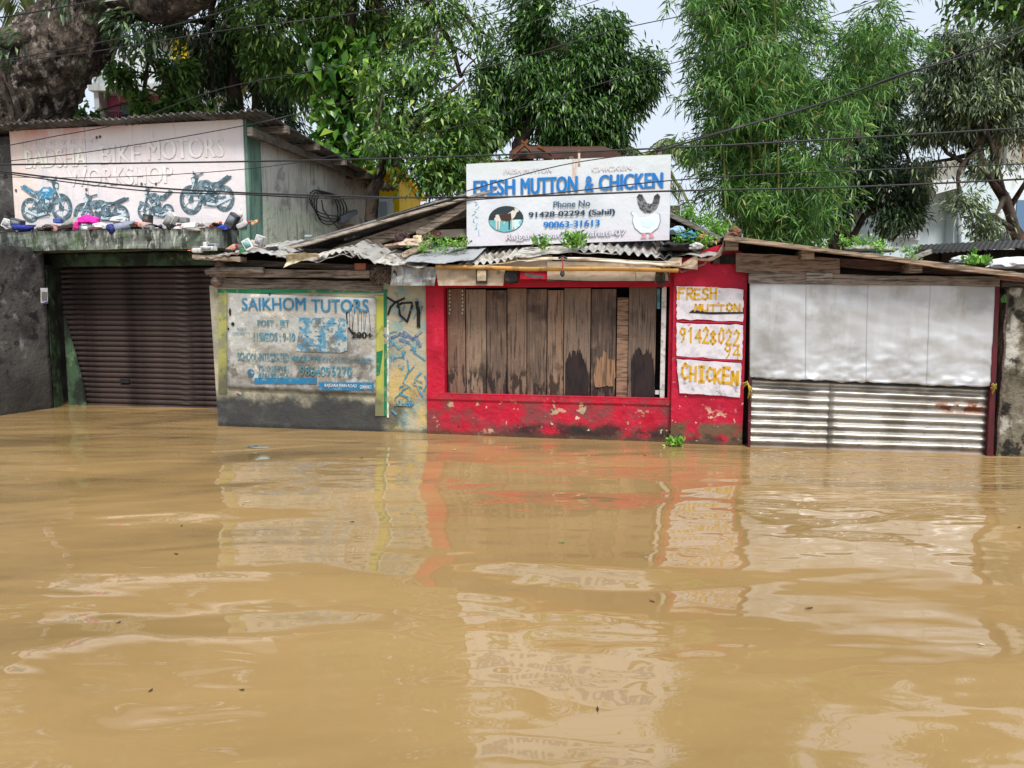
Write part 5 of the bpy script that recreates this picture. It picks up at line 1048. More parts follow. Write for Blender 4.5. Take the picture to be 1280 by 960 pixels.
slabT('timber_board', 'rusty flat piece lying behind the weeds beside the mutton signboard', 'board', 560, 304, 583, 302, .035, .1, .2, M_wood, (.30,.15,.11))
slabT('timber_board', 'brown board wedged on the awning between black tarp and red column', 'board', 872, 302, 900, 300, .03, .0, .2, M_wood, (.34,.20,.13))
slabT('asbestos_piece', 'small ribbed grey sheet piece propped under the left gable slope', 'sheet', 424, 306, 454, 300, .10, .7, .02, M_pale_tin, (.4,.4,.4))
slabT('asbestos_piece', 'pinkish broken sheet strip lying under the left gable slope', 'sheet', 430, 298, 452, 292, .03, .6, .2, M_tin, (.4,.4,.4))
# curled torn tin strip on top of the red column
mb = MB(); cp = [(868,322),(884,324),(896,318),(903,306),(905,296),(909,287)]
def cu_(u, v):
    q = u*5; i = min(int(q), 4); f = q-i; px = cp[i][0]+(cp[i+1][0]-cp[i][0])*f; py = cp[i][1]+(cp[i+1][1]-cp[i][1])*f; return V(px+4*v*(1-u*.5), py+3*v+nz(u*9,v), -.22+.06*v)
mb.surf(cu_, 30, 3, (0,.004,0)); solo('torn_tin_strip', mb, M_pale_tin, 'curled whitish torn tin strip standing up at the top of the red column', 'tin strip', FR, tuple(V(890,322,-.2)), smooth=True)
mb = MB(); mb.box(*[0]*6) if False else None
o = Q(MB(), 888, 318, 921, 330, -.04, .1); solo('dark_gap_box', o, M_dark, 'dark box standing in for the shaded gap in the top of the red column', 'block', FR, tuple(V(904,330,0)), bev=.01)  # shade of the gap is put in as a dark box
mb = MB(); mb.surf(lambda u, v: V(891+9*u, 321+9*v, -.07-.03*math.sin(3.1*u)*math.sin(3.1*v)), 8, 8, (0,.02,0)); solo('dark_bulb_holder', mb, M_obj, 'dark round fitting in the notch above the painted word FRESH', 'fitting', FR, tuple(V(896,326,-.05)), color=S(70,50,54), smooth=True)
# small things fixed under the awning
tb = thing('framed_notice', 'small framed paper notice hanging on the beige fascia sheet', 'notice', FR, tuple(V(602,350,-.16)))
part('frame', Q(MB(), 595, 337, 609, 354.5, -.165, -.15), M_obj, tb, color=S(40,40,44), bev=.003); part('paper', Q(MB(), 596.5, 338, 607.5, 351, -.17, -.166), M_obj, tb, color=S(190,172,140))

mb = MB(); mb.prism([G(p[0],p[1],-.16) for p in ((629,352),(630,343),(633,338),(639,336),(645,338),(647,344),(647,353),(638,355))], -.17, -.08); solo('black_cap', mb, M_cloth, 'black cloth cap hung under the awning beside the red board', 'cap', FR, tuple(V(637,350,-.15)), color=S(24,24,24), bev=.02)
mb = MB(); mb.prism([G(p[0],p[1],-.12) for p in ((656,341),(664,343),(679,344),(680,347),(668,348),(657,345))], -.13, -.1); solo('oval_plate', mb, M_obj, 'grey oval plate tucked against the red board under the awning', 'plate', FR, tuple(V(668,346,-.12)), color=S(110,124,120), bev=.006)
hl = thing('hanging_lamp_cord', 'red and white cord with a dark bulb holder hanging from the awning edge', 'lamp', FR, tuple(V(703,322,-.28)))
mb = MB(); mb.tube([V(703,322,-.28), V(703.5,330,-.28), V(703,339,-.28)], .007, 6); part('cord', mb, M_obj, hl, color=S(176,60,70))
mb = MB(); mb.tube([V(703,338,-.28), V(703,340,-.28), V(703,343,-.28), V(703,346,-.28)], [.012,.022,.026,.01], 10); part('bulb_holder', mb, M_obj, hl, smooth=True, color=S(50,50,54))
mb = MB(); mb.tube([V(698,323,-.28), V(703,320.5,-.28), V(709,323,-.28)], .010, 6); part('hook', mb, M_cable, hl)
# ---------------------------------------------------------------- FRESH MUTTON & CHICKEN sign
sw0 = at(583.5, 308, 8.95); sw1 = at(836.5, 300, 8.28)
W2F = lambda p: Vector(((p.x-FO.x)*CA+(p.y-FO.y)*SA, -(p.x-FO.x)*SA+(p.y-FO.y)*CA, p.z))
ss = bpy.data.objects.new('mutton_signboard', None); col.objects.link(ss)
ss.location = sw0; dvx = Vector((sw1.x-sw0.x, sw1.y-sw0.y)); sang = math.atan2(dvx.y, dvx.x); SWd = dvx.length
tag(ss, 'white signboard reading FRESH MUTTON & CHICKEN in blue letters above the planked stall', 'signboard')
zt_ = at(583.5, 205, 8.95).z-sw0.z; zt2 = at(836.5, 193, 8.28).z-sw0.z; zb2 = sw1.z-sw0.z
ORG[ss.name] = ('S', (0, 0, 0)); ss.rotation_euler = (0, 0, sang)
def SP(px, py, off=0):                  # pixel to the sign's own plane
    ax, ay = Vector((math.cos(sang), math.sin(sang), 0)), Vector((-math.sin(sang), math.cos(sang), 0)); d_ = ray(px, py)
    t_ = (ay.dot(sw0-CAM)+off)/ay.dot(d_); p = CAM+d_*t_-sw0; return (p.dot(ax), p.z)
M_sb = mat('white_flex_sign', S(206,210,216), [
    dict(c=S(184,192,200), s=1.5, st=(1,1,1.4), lo=.48, hi=.66, amt=.6), dict(c=S(222,202,214), s=1, all=1, g=[(NZ,-.28,.3,.1)], amt=.45), dict(c=S(196,206,204), s=1, all=1, g=[(Z,.65,.3,.1)], amt=.6), dict(c=S(160,158,156), s=7, lo=.66, hi=.74, amt=.5), dict(c=S(186,140,106), s=14, st=(2,1,.4), lo=.4, hi=.55, amt=.65, g=[((1,0,0),1.22,.02,.02),((-1,0,0),-1.29,.02,.02),(Z,.6,.15,.1)])], rough=.38, bump=[(2.2,(1,1,1),.02),(5,(1,1,1),.004)])
def sbf(u, v):
    z = v*(zt_+(zt2-zt_)*u)+(1-v)*zb2*u; return (u*SWd, -.004*math.sin(u*9)*math.sin(v*3), z)
mb = MB(); mb.surf(sbf, 30, 12, (0,.03,0)); part('board', mb, M_sb, ss)
M_sblue = mat('sign_blue_vinyl', S(20,112,186), [dict(c=S(60,136,196), s=5, lo=.5, hi=.7, amt=.6)], rough=.4); M_sgrey = mat('sign_shadow_grey', S(128,138,150), rough=.5); M_sdark = mat('sign_dark_print', S(44,60,78), rough=.5)
def TS(s, px0, px1, py0l, py1l, m, yy_=-.008, bold=.03, name='lettering', edge=None):
    """py0l, py1l: top and bottom of the lettering at its left end; it climbs with the board"""
    k = -(8.0)/253; x0, zA = SP(px0, py1l); _, zB = SP(px0, py0l); x1, _ = SP(px1, py1l+k*(px1-px0)); zC = SP(px1, py1l+k*1.25*(px1-px0))[1]; dz = zC-zA
    def mk(mm, dx, y, dzz):
        o = text(s, x0+dx, x1+dx, zA+dzz, zB+dzz, y, mm, ss, name, bold, .002)
        for v in o.data.vertices: v.co.z += dz*(v.co.x-x0)/(x1-x0)
        return o
    if edge: mk(edge, .008, yy_+.001, -.008)
    mk(m, 0, yy_-.002, 0)
TS('FRESH', 592, 644, 226, 245, M_sblue, bold=.03, edge=M_sgrey); TS('MUTTON', 651, 722, 223, 243, M_sblue, bold=.03, edge=M_sgrey); TS('&', 731, 742, 220.5, 240, M_sblue, bold=.02, edge=M_sgrey); TS('CHICKEN', 748.5, 828.5, 219, 238, M_sblue, bold=.03, edge=M_sgrey)
TS('Phone No', 692, 738, 252, 259.5, mat('sign_slate_print', S(66,90,112), rough=.5), bold=.02); TS('91428-02294 (Sahil)', 661, 769, 265.5, 274, M_sdark, bold=.03); TS('90063-31613', 679.5, 750, 277.5, 285, M_sblue, bold=.03)
TS('Rajgarh Road, Guwahati-07', 633, 783, 293, 302, M_sgrey, bold=.04); TS('Rajgarh Road, Guwahati-07', 633, 783, 293, 302, mat('sign_white_print', S(216,206,216), rough=.5), yy_=-.0115, bold=.005)
TS('FRESH MUTTON', 630, 690, 211, 217, mat('faint_pink_print', S(212,204,210), rough=.5), bold=.02); TS('CHICKEN', 740, 790, 208, 214, MATS.get('x') or bpy.data.materials['faint_pink_print'], bold=.02)
def SPoly(pts, y, m_i, mb): mb.mi = m_i; mb.prism([SP(*p) for p in pts], y-.001, y)
g0 = mat('goat_photo_night', S(44,56,60), rough=.4); g1 = mat('goat_photo_teal', S(104,170,176), [dict(c=S(190,220,220), s=9, lo=.5, hi=.6)], rough=.4); g2 = mat('goat_white_hair', S(206,200,190), rough=.6); g3 = mat('goat_brown_hair', S(64,44,36), rough=.6)
mb = MB(); c0 = SP(632.5, 274); rx = SP(654.5,274)[0]-c0[0]; rz = SP(632.5,257.5)[1]-c0[1]
mb.mi = 0; mb.disc(c0[0], c0[1], rx, rz, -.007, -.001, 28)
mb.mi = 1; mb.prism([(c0[0]+rx*.97*math.cos(a_), c0[1]+rz*.97*math.sin(a_)) for a_ in [math.pi+.05+math.pi*i/14*.96 for i in range(15)]], -.009, -.007)
SPoly([(617,272),(621,268.5),(634,268),(640,264),(643,260.5),(648,261),(649,264),(646,266),(644,271),(639,276),(625,277),(619,276)], -.011, 2, mb)
SPoly([(624,268.5),(634,268),(639,266),(640,275),(634,276.5),(627,276)], -.013, 3, mb); SPoly([(643,260),(640,262),(644,263.5)], -.0135, 3, mb); SPoly([(619,268.5),(616,271),(617,275),(620,271)], -.0135, 3, mb)
for lx in (620, 623.5, 636, 640): SPoly([(lx,275),(lx+2.2,275),(lx+1.6,287),(lx+.2,287)], -.0115, 2 if lx != 636 else 3, mb)
part('goat_picture', mb, [g0, g1, g2, g3], ss, 'oval picture of a brown and white goat')
h1 = mat('hen_grey_feathers', S(120,122,124), [dict(c=S(60,62,64), s=40, lo=.48, hi=.56)], rough=.6); h2 = mat('hen_dark_tail', S(52,54,56), [dict(c=S(92,94,96), s=16, lo=.5, hi=.6)], rough=.6); h3 = mat('hen_white_print', S(216,224,230), rough=.5); h4 = mat('hen_pink_feet', S(202,140,150), rough=.6)
mb = MB()
SPoly([(797,246),(800,243),(803,244),(806,249),(809,254),(814,255),(818,252),(820,245),(823,242.5),(825.5,246),(824,254),(821,261),(814,266),(806,266),(800,261),(797,253)], -.008, 0, mb)
SPoly([(796,246.5),(799,242.5),(803,243.5),(804.5,249),(801,252)], -.010, 1, mb); SPoly([(816,253),(818,245),(822,242),(825,245),(823,253),(820,256)], -.010, 1, mb)
part('hen_picture', mb, [h1, h2], ss, 'grey and black hen picture')
mb = MB(); oc = [(789,266.5),(791,264.5),(795,266.5),(799,271),(806,271),(814,268.5),(819,266),(824,268),(825,277),(822,285),(814,291),(801,291),(794,285),(791,277),(792,270)]
mb.mi = 1; pts_ = [SP(*p) for p in oc]; cxx = sum(p[0] for p in pts_)/len(pts_); czz = sum(p[1] for p in pts_)/len(pts_); mb.prism([(cxx+(p[0]-cxx)*1.05, czz+(p[1]-czz)*1.05) for p in pts_], -.007, -.003)
mb.mi = 0; mb.prism(pts_, -.009, -.007)
SPoly([(800,276),(812,274),(819,279),(812,285),(803,283)], -.0095, 2, mb); SPoly([(802,291),(808,291),(807,296),(810,298),(800,298),(804,295)], -.0095, 3, mb); SPoly([(812,291),(816,290.5),(816,295),(819,297),(810,297.5),(813,295)], -.0095, 3, mb)
part('hen_picture', mb, [h3, M_sgrey, mat('hen_pale_blue', S(204,226,232), rough=.5), h4], ss, 'white hen picture')
mb = MB(); rr = random.Random(8); st_ = []
for k in range(14):
    x_, y_ = 595+rr.uniform(-3,4), 252+k*3; mb.stroke([SP(x_, y_), SP(x_+rr.uniform(-3,3), y_+rr.uniform(1,4))], .006, -.008, -.003)
part('worn_blue_marks', mb, mat('pale_blue_marks', S(150,186,204), rough=.5), ss)
for px_ in (600, 712, 822):
    x_, z_ = SP(px_, 300); part('support_post', MB().box(x_-.02, x_+.02, .034, .08, -.25, .95), M_wood, ss, color=(.18,.14,.12))
x_, _ = SP(723, 300); part('rusty_bracket', MB().box(x_-.012, x_+.012, -.006, -.001, .84, 1.0), mat('rust_streak', S(176,120,84), [dict(c=S(200,190,180), s=12, lo=.5, hi=.6)], rough=.8), ss)
# ---------------------------------------------------------------- litter on the ledge and on the awning
def proto_bottle(cap):
    mb = MB(); mb.mi = 0
    prof = [(0,.036,.022),(.012,.04,.025),(.13,.04,.025),(.155,.034,.02),(.17,.018,.015)]
    for (z0_, a0_, b0_), (z1_, a1_, b1_) in zip(prof, prof[1:]):
        n = 10; vs = []
        for z_, a_, b_ in ((z0_, a0_, b0_), (z1_, a1_, b1_)):
            for j in range(n):
                th = 2*math.pi*j/n; c_, s_ = math.cos(th), math.sin(th); vs.append((a_*math.copysign(abs(c_)**.5, c_), b_*math.copysign(abs(s_)**.5, s_), z_))
        mb.add(vs, [(j, (j+1) % n, n+(j+1) % n, n+j) for j in range(n)])
    mb.tube([(0,0,-.001),(0,0,0)], [.001,.036], 10, cap=False)
    c2 = MB(); c2.tube([(0,0,.166),(0,0,.17),(0,0,.195),(0,0,.2)], [.014,.017,.017,.012], 10)
    n2 = MB(); n2.tube([(0,0,.198),(0,0,.225),(0,0,.25)], [.009,.006,.003], 7)
    return mb, c2, n2
_b, _c, _n = proto_bottle(0)
lab_ = MB(); lab_.box(-.026,.026,-.0275,-.0245,.03,.11)
def mk_local(name, mb, m):
    me = bpy.data.meshes.new(name); me.from_pydata([tuple(v) for v in mb.v], [], mb.f); me.materials.append(m); me.polygons.foreach_set('use_smooth', [True]*len(me.polygons)); me.update(); return me
ME = dict(body=mk_local('body', _b, M_obj), cap=mk_local('cap', _c, M_obj), nozzle=mk_local('nozzle', _n, M_obj), label=mk_local('paper_label', lab_, M_obj))
def bottle(px, py, off, rot, scale, bodyc, capc, label, nozzle=True, sticker=None):
    t = bpy.data.objects.new('oil_bottle', None); col.objects.link(t); p = V(px, py, off); t.location = F2W(p); t.scale = (scale,)*3
    t.rotation_euler = (Euler((0,0,ANG)).to_matrix() @ Euler(rot).to_matrix()).to_euler(); tag(t, label, 'bottle', 'discarded oil bottles on the roofs')
    for k, c_ in (('body', bodyc), ('cap', capc), ('nozzle', S(214,180,130)), ('label', sticker)):
        if (k == 'nozzle' and not nozzle) or c_ is None: continue
        o = bpy.data.objects.new('paper_label' if k == 'label' else k, ME[k]); col.objects.link(o); o.parent = t; o.color = (*c_, 1)
def crumple(px, py, off, sx, sy, sz, c_, label, name, cat, seed, rough_=.3, m=None, rot=0):
    bm = bmesh.new(); bmesh.ops.create_icosphere(bm, subdivisions=3, radius=1)
    for v in bm.verts:
        h = 1+rough_*fbm(v.co.x*1.4+seed, v.co.y*1.4, v.co.z*1.4)+rough_*.5*abs(fbm(v.co.x*3+seed, v.co.y*3, v.co.z*3)); v.co = Vector((v.co.x*sx*h, v.co.y*sy*h, max(v.co.z*sz*h, -sz*.5)))
    me = bpy.data.meshes.new(name); bm.to_mesh(me); bm.free(); me.materials.append(m or M_cloth); o = bpy.data.objects.new(name, me); col.objects.link(o)
    o.location = F2W(V(px, py, off)); o.rotation_euler = (0, rot, ANG+seed*.3); o.color = (*c_, 1); tag(o, label, cat); return o
def carton(px, py, off, dx, dy, dz, rot, c_, label, c2=None, name='carton', cat='carton'):
    mb = MB(); mb.box(-dx/2, dx/2, -dy/2, dy/2, 0, dz); me = mk_local(name, mb, M_obj); me.polygons.foreach_set('use_smooth', [False]*6)
    o = bpy.data.objects.new(name, me); col.objects.link(o); o.location = F2W(V(px, py, off)); o.rotation_euler = (Euler((0,0,ANG)).to_matrix() @ Euler(rot).to_matrix()).to_euler(); o.color = (*c_, 1); add_bevel(o, .008); tag(o, label, cat)
    if c2:
        mb = MB(); mb.box(-dx*.36, dx*.36, -dy/2-.003, -dy/2+.002, dz*.2, dz*.8); f = bpy.data.objects.new('printed_face', mk_local('printed_face', mb, M_obj)); col.objects.link(f); f.parent = o; f.color = (*c2, 1)
    return o
LO = 1.08; GR, DG, WH, RD = S(158,160,164), S(74,76,82), S(206,206,204), S(206,36,44)
H = math.pi/2
carton(8, 285, LO, .13, .1, .12, (0,.5,.2), WH, 'white crushed carton leftmost on the workshop ledge', S(170,176,180)); carton(22, 283, LO, .17, .1, .10, (.1,.25,0), DG, 'dark grey carton leaning on the blue tub on the workshop ledge', S(120,128,134))
tbm = MB(); tbm.tube([(0,0,0),(0,0,.01),(0,0,.09),(0,0,.1),(0,0,.085)], [.06,.1,.16,.155,.13], 18); me = mk_local('plastic_tub', tbm, M_obj); o = bpy.data.objects.new('plastic_tub', me); col.objects.link(o); o.location = F2W(V(29, 289, LO-.06)); o.scale = (1,.8,.8); o.color = (*S(44,62,160), 1); tag(o, 'blue plastic tub near the left end of the workshop ledge', 'tub')
bottle(42, 287, LO, (0, H, .1), 1.2, DG, RD, 'dark grey bottle with red cap lying right of the blue tub', False, WH); bottle(54, 285, LO-.03, (0, H*.9, .3), 1.0, S(150,130,120), RD, 'brownish bottle with red cap lying left of the tilted grey carton', True)
bottle(63, 287, LO, (0, H, -.2), .9, S(190,150,140), S(190,60,60), 'small pinkish bottle with red cap below the tilted grey carton', False)
crumple(55, 287, LO-.04, .10, .08, .03, S(60,52,50), 'flat dark rubbish sheet under the brownish bottle on the ledge', 'rubbish_scrap', 'scrap', 12)
carton(73, 279, LO+.1, .10, .12, .06, (0,0,.4), S(60,84,160), 'small blue carton behind the tilted grey carton on the ledge'); carton(90, 285, LO, .26, .12, .10, (0,-.5,0), S(176,172,166), 'pale grey carton tilted against the first printed motorcycle', S(140,138,134))
carton(84, 286, LO-.05, .22, .09, .05, (0,-.12,.1), S(54,44,46), 'dark flat carton lying below the tilted grey carton')
crumple(110, 276, LO, .14, .08, .07, S(214,40,160), 'bright magenta plastic bag on the middle of the ledge', 'plastic_bag', 'bag', 1); crumple(96, 284, LO-.06, .045, .05, .075, S(206,36,140), 'small magenta bag corner hanging left of the grey bottle', 'plastic_bag', 'bag', 2)
bottle(101, 286, LO-.08, (0, H, .05), 1.1, S(120,122,128), DG, 'grey capped bottle lying below the magenta bag', False, WH); crumple(126, 283, LO, .10, .06, .05, WH, 'white crumpled bag right of the magenta bag', 'plastic_bag', 'bag', 3); crumple(120, 287, LO-.08, .10, .05, .035, S(90,56,56), 'reddish brown scrap of packaging between magenta bag and blue-ended tube', 'rubbish_scrap', 'scrap', 4)
tb2 = thing('rolled_tube', 'blue-ended grey rolled tube lying across the middle of the ledge', 'tube', FR, tuple(V(150,284,LO-.06))); mb = MB(); mb.tube([V(139,286,LO-.12), V(170,281,LO+.05)], .06, 14); part('roll', mb, M_obj, tb2, smooth=True, color=S(136,144,164)); mb = MB(); mb.tube([V(136,286.5,LO-.16), V(141,285.6,LO-.11)], .064, 14); part('end', mb, M_obj, tb2, smooth=True, color=S(30,46,120))
crumple(150, 276, LO+.05, .16, .07, .05, WH, 'long white plastic bag lying behind the rolled tube', 'plastic_bag', 'bag', 5); bottle(158, 276, LO+.08, (0, -H, .2), 1.0, WH, RD, 'white bottle with red cap pointing left behind the rolled tube', False)
crumple(172, 283, LO-.03, .15, .08, .05, S(40,38,40), 'black crumpled bag left of the standing dark carton', 'plastic_bag', 'bag', 6); carton(184, 283, LO, .10, .1, .16, (0,.15,0), S(52,50,52), 'upright dark carton left of the big white printed carton', S(80,76,76)); carton(186, 288, LO-.1, .14, .08, .06, (0,0,0), S(140,146,152), 'small grey box at the ledge edge below the dark carton', DG)
bottle(190, 283, LO-.06, (.3, -H*.9, .1), 1.05, S(200,160,150), RD, 'pale pink bottle with big red cap beside the white printed carton', False); carton(207, 286, LO-.05, .12, .1, .24, (0,.62,0), S(196,196,194), 'big tilted white carton with a printed face in the middle right of the ledge', S(130,130,128)); crumple(213, 285, LO-.08, .08, .05, .06, S(30,28,28), 'black scrap wedged right of the big white carton', 'plastic_bag', 'bag', 7)
carton(222, 278, LO+.06, .30, .1, .07, (0,.05,.1), S(128,132,132), 'long grey flat carton lying above the white bags'); crumple(236, 284, LO-.04, .16, .07, .05, WH, 'white crumpled bag below the long grey carton', 'plastic_bag', 'bag', 8); crumple(222, 287, LO-.06, .08, .06, .04, S(186,186,184), 'small grey-white bag at the ledge edge beside the big tilted carton', 'plastic_bag', 'bag', 9)
bottle(246, 282, LO, (0, -H*1.05, .1), 1.25, WH, RD, 'long white bottle with red cap pointing left toward the right end of the ledge', False); bottle(262, 285, LO-.02, (.2, H*.8, .0), 1.1, S(206,180,160), S(214,80,50), 'cream bottle with orange cap before the last printed motorcycle', False, S(170,60,50)); bottle(258, 286, LO-.06, (.3, -H*1.1, .3), .8, S(206,160,150), RD, 'small pink bottle with red cap under the cream bottle', False)
crumple(252, 288, LO-.08, .20, .05, .025, S(160,156,150), 'thin grey-white sheet lying along the right ledge edge', 'rubbish_scrap', 'scrap', 14)
crumple(277, 285, LO-.04, .075, .06, .05, S(50,72,176), 'blue plastic scrap near the right end of the ledge', 'plastic_bag', 'bag', 10); carton(286, 284, LO, .12, .1, .2, (0,.6,0), S(64,66,76), 'dark grey carton leaning right of the blue scrap', S(110,116,124)); crumple(296, 275, LO+.08, .07, .03, .15, S(206,200,196), 'tall white plastic sheet standing at the right end of the ledge', 'plastic_bag', 'bag', 11, rot=-.4)
bottle(297, 284, LO-.1, (0, H*.75, .1), .9, S(180,176,180), RD, 'grey bottle with red cap and nozzle overhanging the right end of the ledge', True); bottle(315, 280, LO-.16, (0, H*.7, .0), .55, S(206,170,130), RD, 'tiny tan bottle with red cap at the very right end of the ledge', False)
rr = random.Random(77); pal = [S(150,150,152), S(84,84,90), S(190,190,186), S(50,48,50), S(176,172,160), S(110,100,96), S(70,80,110)]
pnm = ['grey', 'dark grey', 'off-white', 'black', 'cream', 'brown', 'slate blue']
whr = ['at the far left end of the ledge', 'beside the leftmost white carton', 'under the blue tub', 'right of the blue tub', 'below the rear wheel of the first motorcycle', 'left of the tilted grey carton', 'in front of the tilted grey carton', 'left of the magenta bag', 'under the magenta bag', 'right of the magenta bag', 'left of the rolled tube', 'in front of the rolled tube', 'right end of the rolled tube', 'left of the upright dark carton', 'in front of the upright dark carton', 'left of the big tilted white carton', 'right of the big tilted white carton', 'under the long grey flat carton', 'between the white bags at right', 'right of the second white bag', 'below the last motorcycle', 'left of the blue scrap', 'right of the blue scrap', 'under the tall white sheet at the right end']
for k in range(24):
    o = crumple(12+k*12+rr.uniform(-4,4), 287-rr.uniform(0,3)-k*.12, LO+rr.uniform(-.09,.12), rr.uniform(.05,.10), rr.uniform(.03,.05), rr.uniform(.022,.04), pal[(k*3) % 7], 'small %s scrap %s' % (pnm[(k*3) % 7], whr[k]), 'litter_scrap', 'scrap', 100+k*3.3, .6, rot=rr.uniform(-.3,.3)); o['group'] = 'small scraps between the litter on the ledge'
# second heap on the awning corner
HO = .02
carton(261, 313.5, HO, .17, .1, .05, (0,0,0), WH, 'white flat carton at the left end of the awning heap', S(150,152,156)); carton(266, 309.5, HO+.05, .11, .08, .045, (0,0,.1), S(150,154,160), 'small grey carton stacked on the white flat carton', DG); carton(258, 309, HO+.08, .05, .07, .06, (0,0,0), WH, 'little white box behind the grey carton of the awning heap')
bottle(253, 313, HO-.03, (0, -H, .1), .75, S(200,196,196), RD, 'bottle with red cap and tan nozzle pointing left at the awning corner', True); bottle(284, 314, HO-.05, (.3, 1.1, .2), .8, S(200,150,130), RD, 'upright pinkish bottle with red cap in the awning heap', False)
crumple(296, 310, HO, .08, .06, .045, S(90,92,98), 'dark grey crumpled bag in the middle of the awning heap', 'plastic_bag', 'bag', 21); crumple(288, 314, HO-.05, .06, .04, .03, S(26,24,26), 'black scrap beside the green bottle cap in the awning heap', 'rubbish_scrap', 'scrap', 22)
mb = MB(); mb.tube([(0,0,-.02),(0,0,.015),(0,0,.02)], [.035,.035,.03], 14); me = mk_local('green_cap', mb, M_obj); o = bpy.data.objects.new('green_cap', me); col.objects.link(o); o.location = F2W(V(303, 313.5, HO-.1)); o.rotation_euler = (H, 0, 0); o.color = (*S(20,130,60), 1); tag(o, 'round green bottle cap in the awning heap', 'cap')
carton(313, 312, HO-.06, .10, .04, .13, (0,-.5,.2), WH, 'tilted white pack with teal print in the awning heap', S(120,170,170)); carton(323, 308, HO, .10, .08, .13, (0,.35,0), S(200,200,202), 'crumpled white carton right of the teal-printed pack', S(160,160,164)); bottle(313, 303, HO+.05, (0, H*1.15+.0, .2), .9, S(196,190,170), RD, 'bottle with red cap on top of the awning heap', True)
carton(340, 309, HO+.05, .15, .08, .015, (0,-.1,.3), WH, 'thin white tray at the right end of the awning heap'); carton(338, 314, HO, .16, .1, .04, (0,-.2,.1), S(44,38,38), 'dark flat carton under the thin white tray', None); carton(386, 297, HO+.6, .09, .06, .03, (0,0,0), S(150,162,172), 'grey-blue box resting on the verge of the left gable slope')
crumple(516, 305, .15, .13, .10, .05, S(190,170,150), 'heap of pale torn packaging on the awning left of the diagonal board', 'rubbish_heap', 'rubbish', 23, .5); crumple(503, 298, .35, .09, .06, .08, S(60,40,42), 'dark rubbish bundle under the gable rafter', 'rubbish_heap', 'rubbish', 24, .5); crumple(522, 300, .2, .05, .05, .05, S(206,186,150), 'cream scrap standing behind the diagonal board', 'rubbish_scrap', 'scrap', 25, .6)
crumple(845, 311, -.02, .24, .16, .055, S(34,33,35), 'black tarpaulin bundled on the awning beneath the hen pictures', 'tarpaulin', 'tarpaulin', 26, .5); crumple(862, 296, .15, .13, .09, .05, S(70,130,160), 'blue plastic bundle on the awning right of the signboard', 'plastic_bag', 'bag', 27, .5); crumple(868, 309, -.06, .09, .06, .045, S(186,186,184), 'grey-white bag beside the black tarpaulin', 'plastic_bag', 'bag', 28, .5); crumple(876, 297, .1, .08, .06, .03, S(196,120,90), 'orange-brown crumpled packet in the weeds right of the signboard', 'plastic_bag', 'bag', 29, .5); crumple(843, 290, .2, .1, .06, .05, S(150,176,196), 'pale blue plastic sheet behind the black tarpaulin', 'plastic_bag', 'bag', 30, .5)
crumple(1205, 326, .5, .12, .08, .05, S(190,192,190), 'small white sack beside weeds on the shed roof', 'sack', 'sack', 31, .3); crumple(1262, 331, .4, .22, .12, .075, S(206,204,206), 'large white sack on the shed roof at the right edge', 'sack', 'sack', 32, .3); crumple(1090, 312, .6, .3, .15, .05, S(150,150,140), 'flat grey sheet lump among weeds on the shed roof', 'sheet', 'sheet', 33, .2)
slabT('roof_plank', 'short grey plank tilted up on the shed roof in front of the pale house', 'plank', 1128, 326, 1165, 311, .05, .4, .15, M_wood, (.3,.28,.24)); crumple(918, 292, -.1, .07, .07, .05, S(120,80,60), 'rusty brown lump at the peak of the shed roof edge', 'scrap', 'scrap', 34, .5); crumple(1255, 375, -.12, .03, .02, .05, S(60,110,50), 'tiny green tuft on the mouldy wall', 'plant', 'plant', 35, .5)
# yellow tie ropes at the door edges
for q, lb in ((((928,482),(934,478),(938,486),(937,494)), 'yellow rope tied at the left edge of the metal sheet'), (((1240,482),(1246,486),(1244,480),(1240,487)), 'yellow rope tied at the right edge of the metal sheet')):
    mb = MB(); c_ = V(q[2][0], q[2][1], -.12); rr = random.Random(q[0][0])
    for k in range(4): mb.tube([V(q[0][0]+rr.uniform(-2,2), q[0][1]+k*2-3, -.13), V(q[1][0], q[1][1]+rr.uniform(-3,3), -.15), V(q[2][0]+rr.uniform(-2,2), q[2][1]+rr.uniform(-2,3), -.15), V(q[3][0]+rr.uniform(-3,3), q[3][1]+k*2, -.13)], .006, 5)
    solo('tie_rope', mb, M_obj, lb, 'rope', FR, tuple(c_), smooth=True, color=S(176,150,60))
# ---------------------------------------------------------------- weeds
def weeds(label, spots, n, ln, seed, name='weeds', y=.1, fr_=True, up=.9, wd=None):
    rr = random.Random(seed); C_ = []; O_ = []
    for (px, py, sx_, sy_, off) in spots:
        for k in range(n):
            p = F2W(V(px+rr.gauss(0, sx_), py+rr.gauss(0, sy_), off+rr.uniform(-.1,.1))); C_.append(tuple(p)); O_.append((rr.gauss(0,.4), rr.gauss(0,.4), up))
    b = C_[0]; me = leaf_mesh(name, np.array(C_), np.array(O_), 6, ln, wd or ln*.42, .1, .8, LF_herb, seed, .02); me.transform(Matrix.Translation(-Vector(b)))
    o = bpy.data.objects.new(name, me); col.objects.link(o); o.location = b; tag(o, label, 'weeds'); return o
weeds('patch of bright green weeds growing on the awning left of the mutton signboard', [(540,305,10,5,.1),(560,308,10,4,.1),(575,306,6,4,.1),(530,310,8,3,.05)], 17, .05, 1)
weeds('sprig of green leaves under the left part of the signboard edge', [(676,305,4,3,-.12)], 16, .07, 2); weeds('broad green sprig under the middle of the signboard edge', [(712,304,8,4,-.14),(720,300,4,3,-.14)], 18, .08, 3)
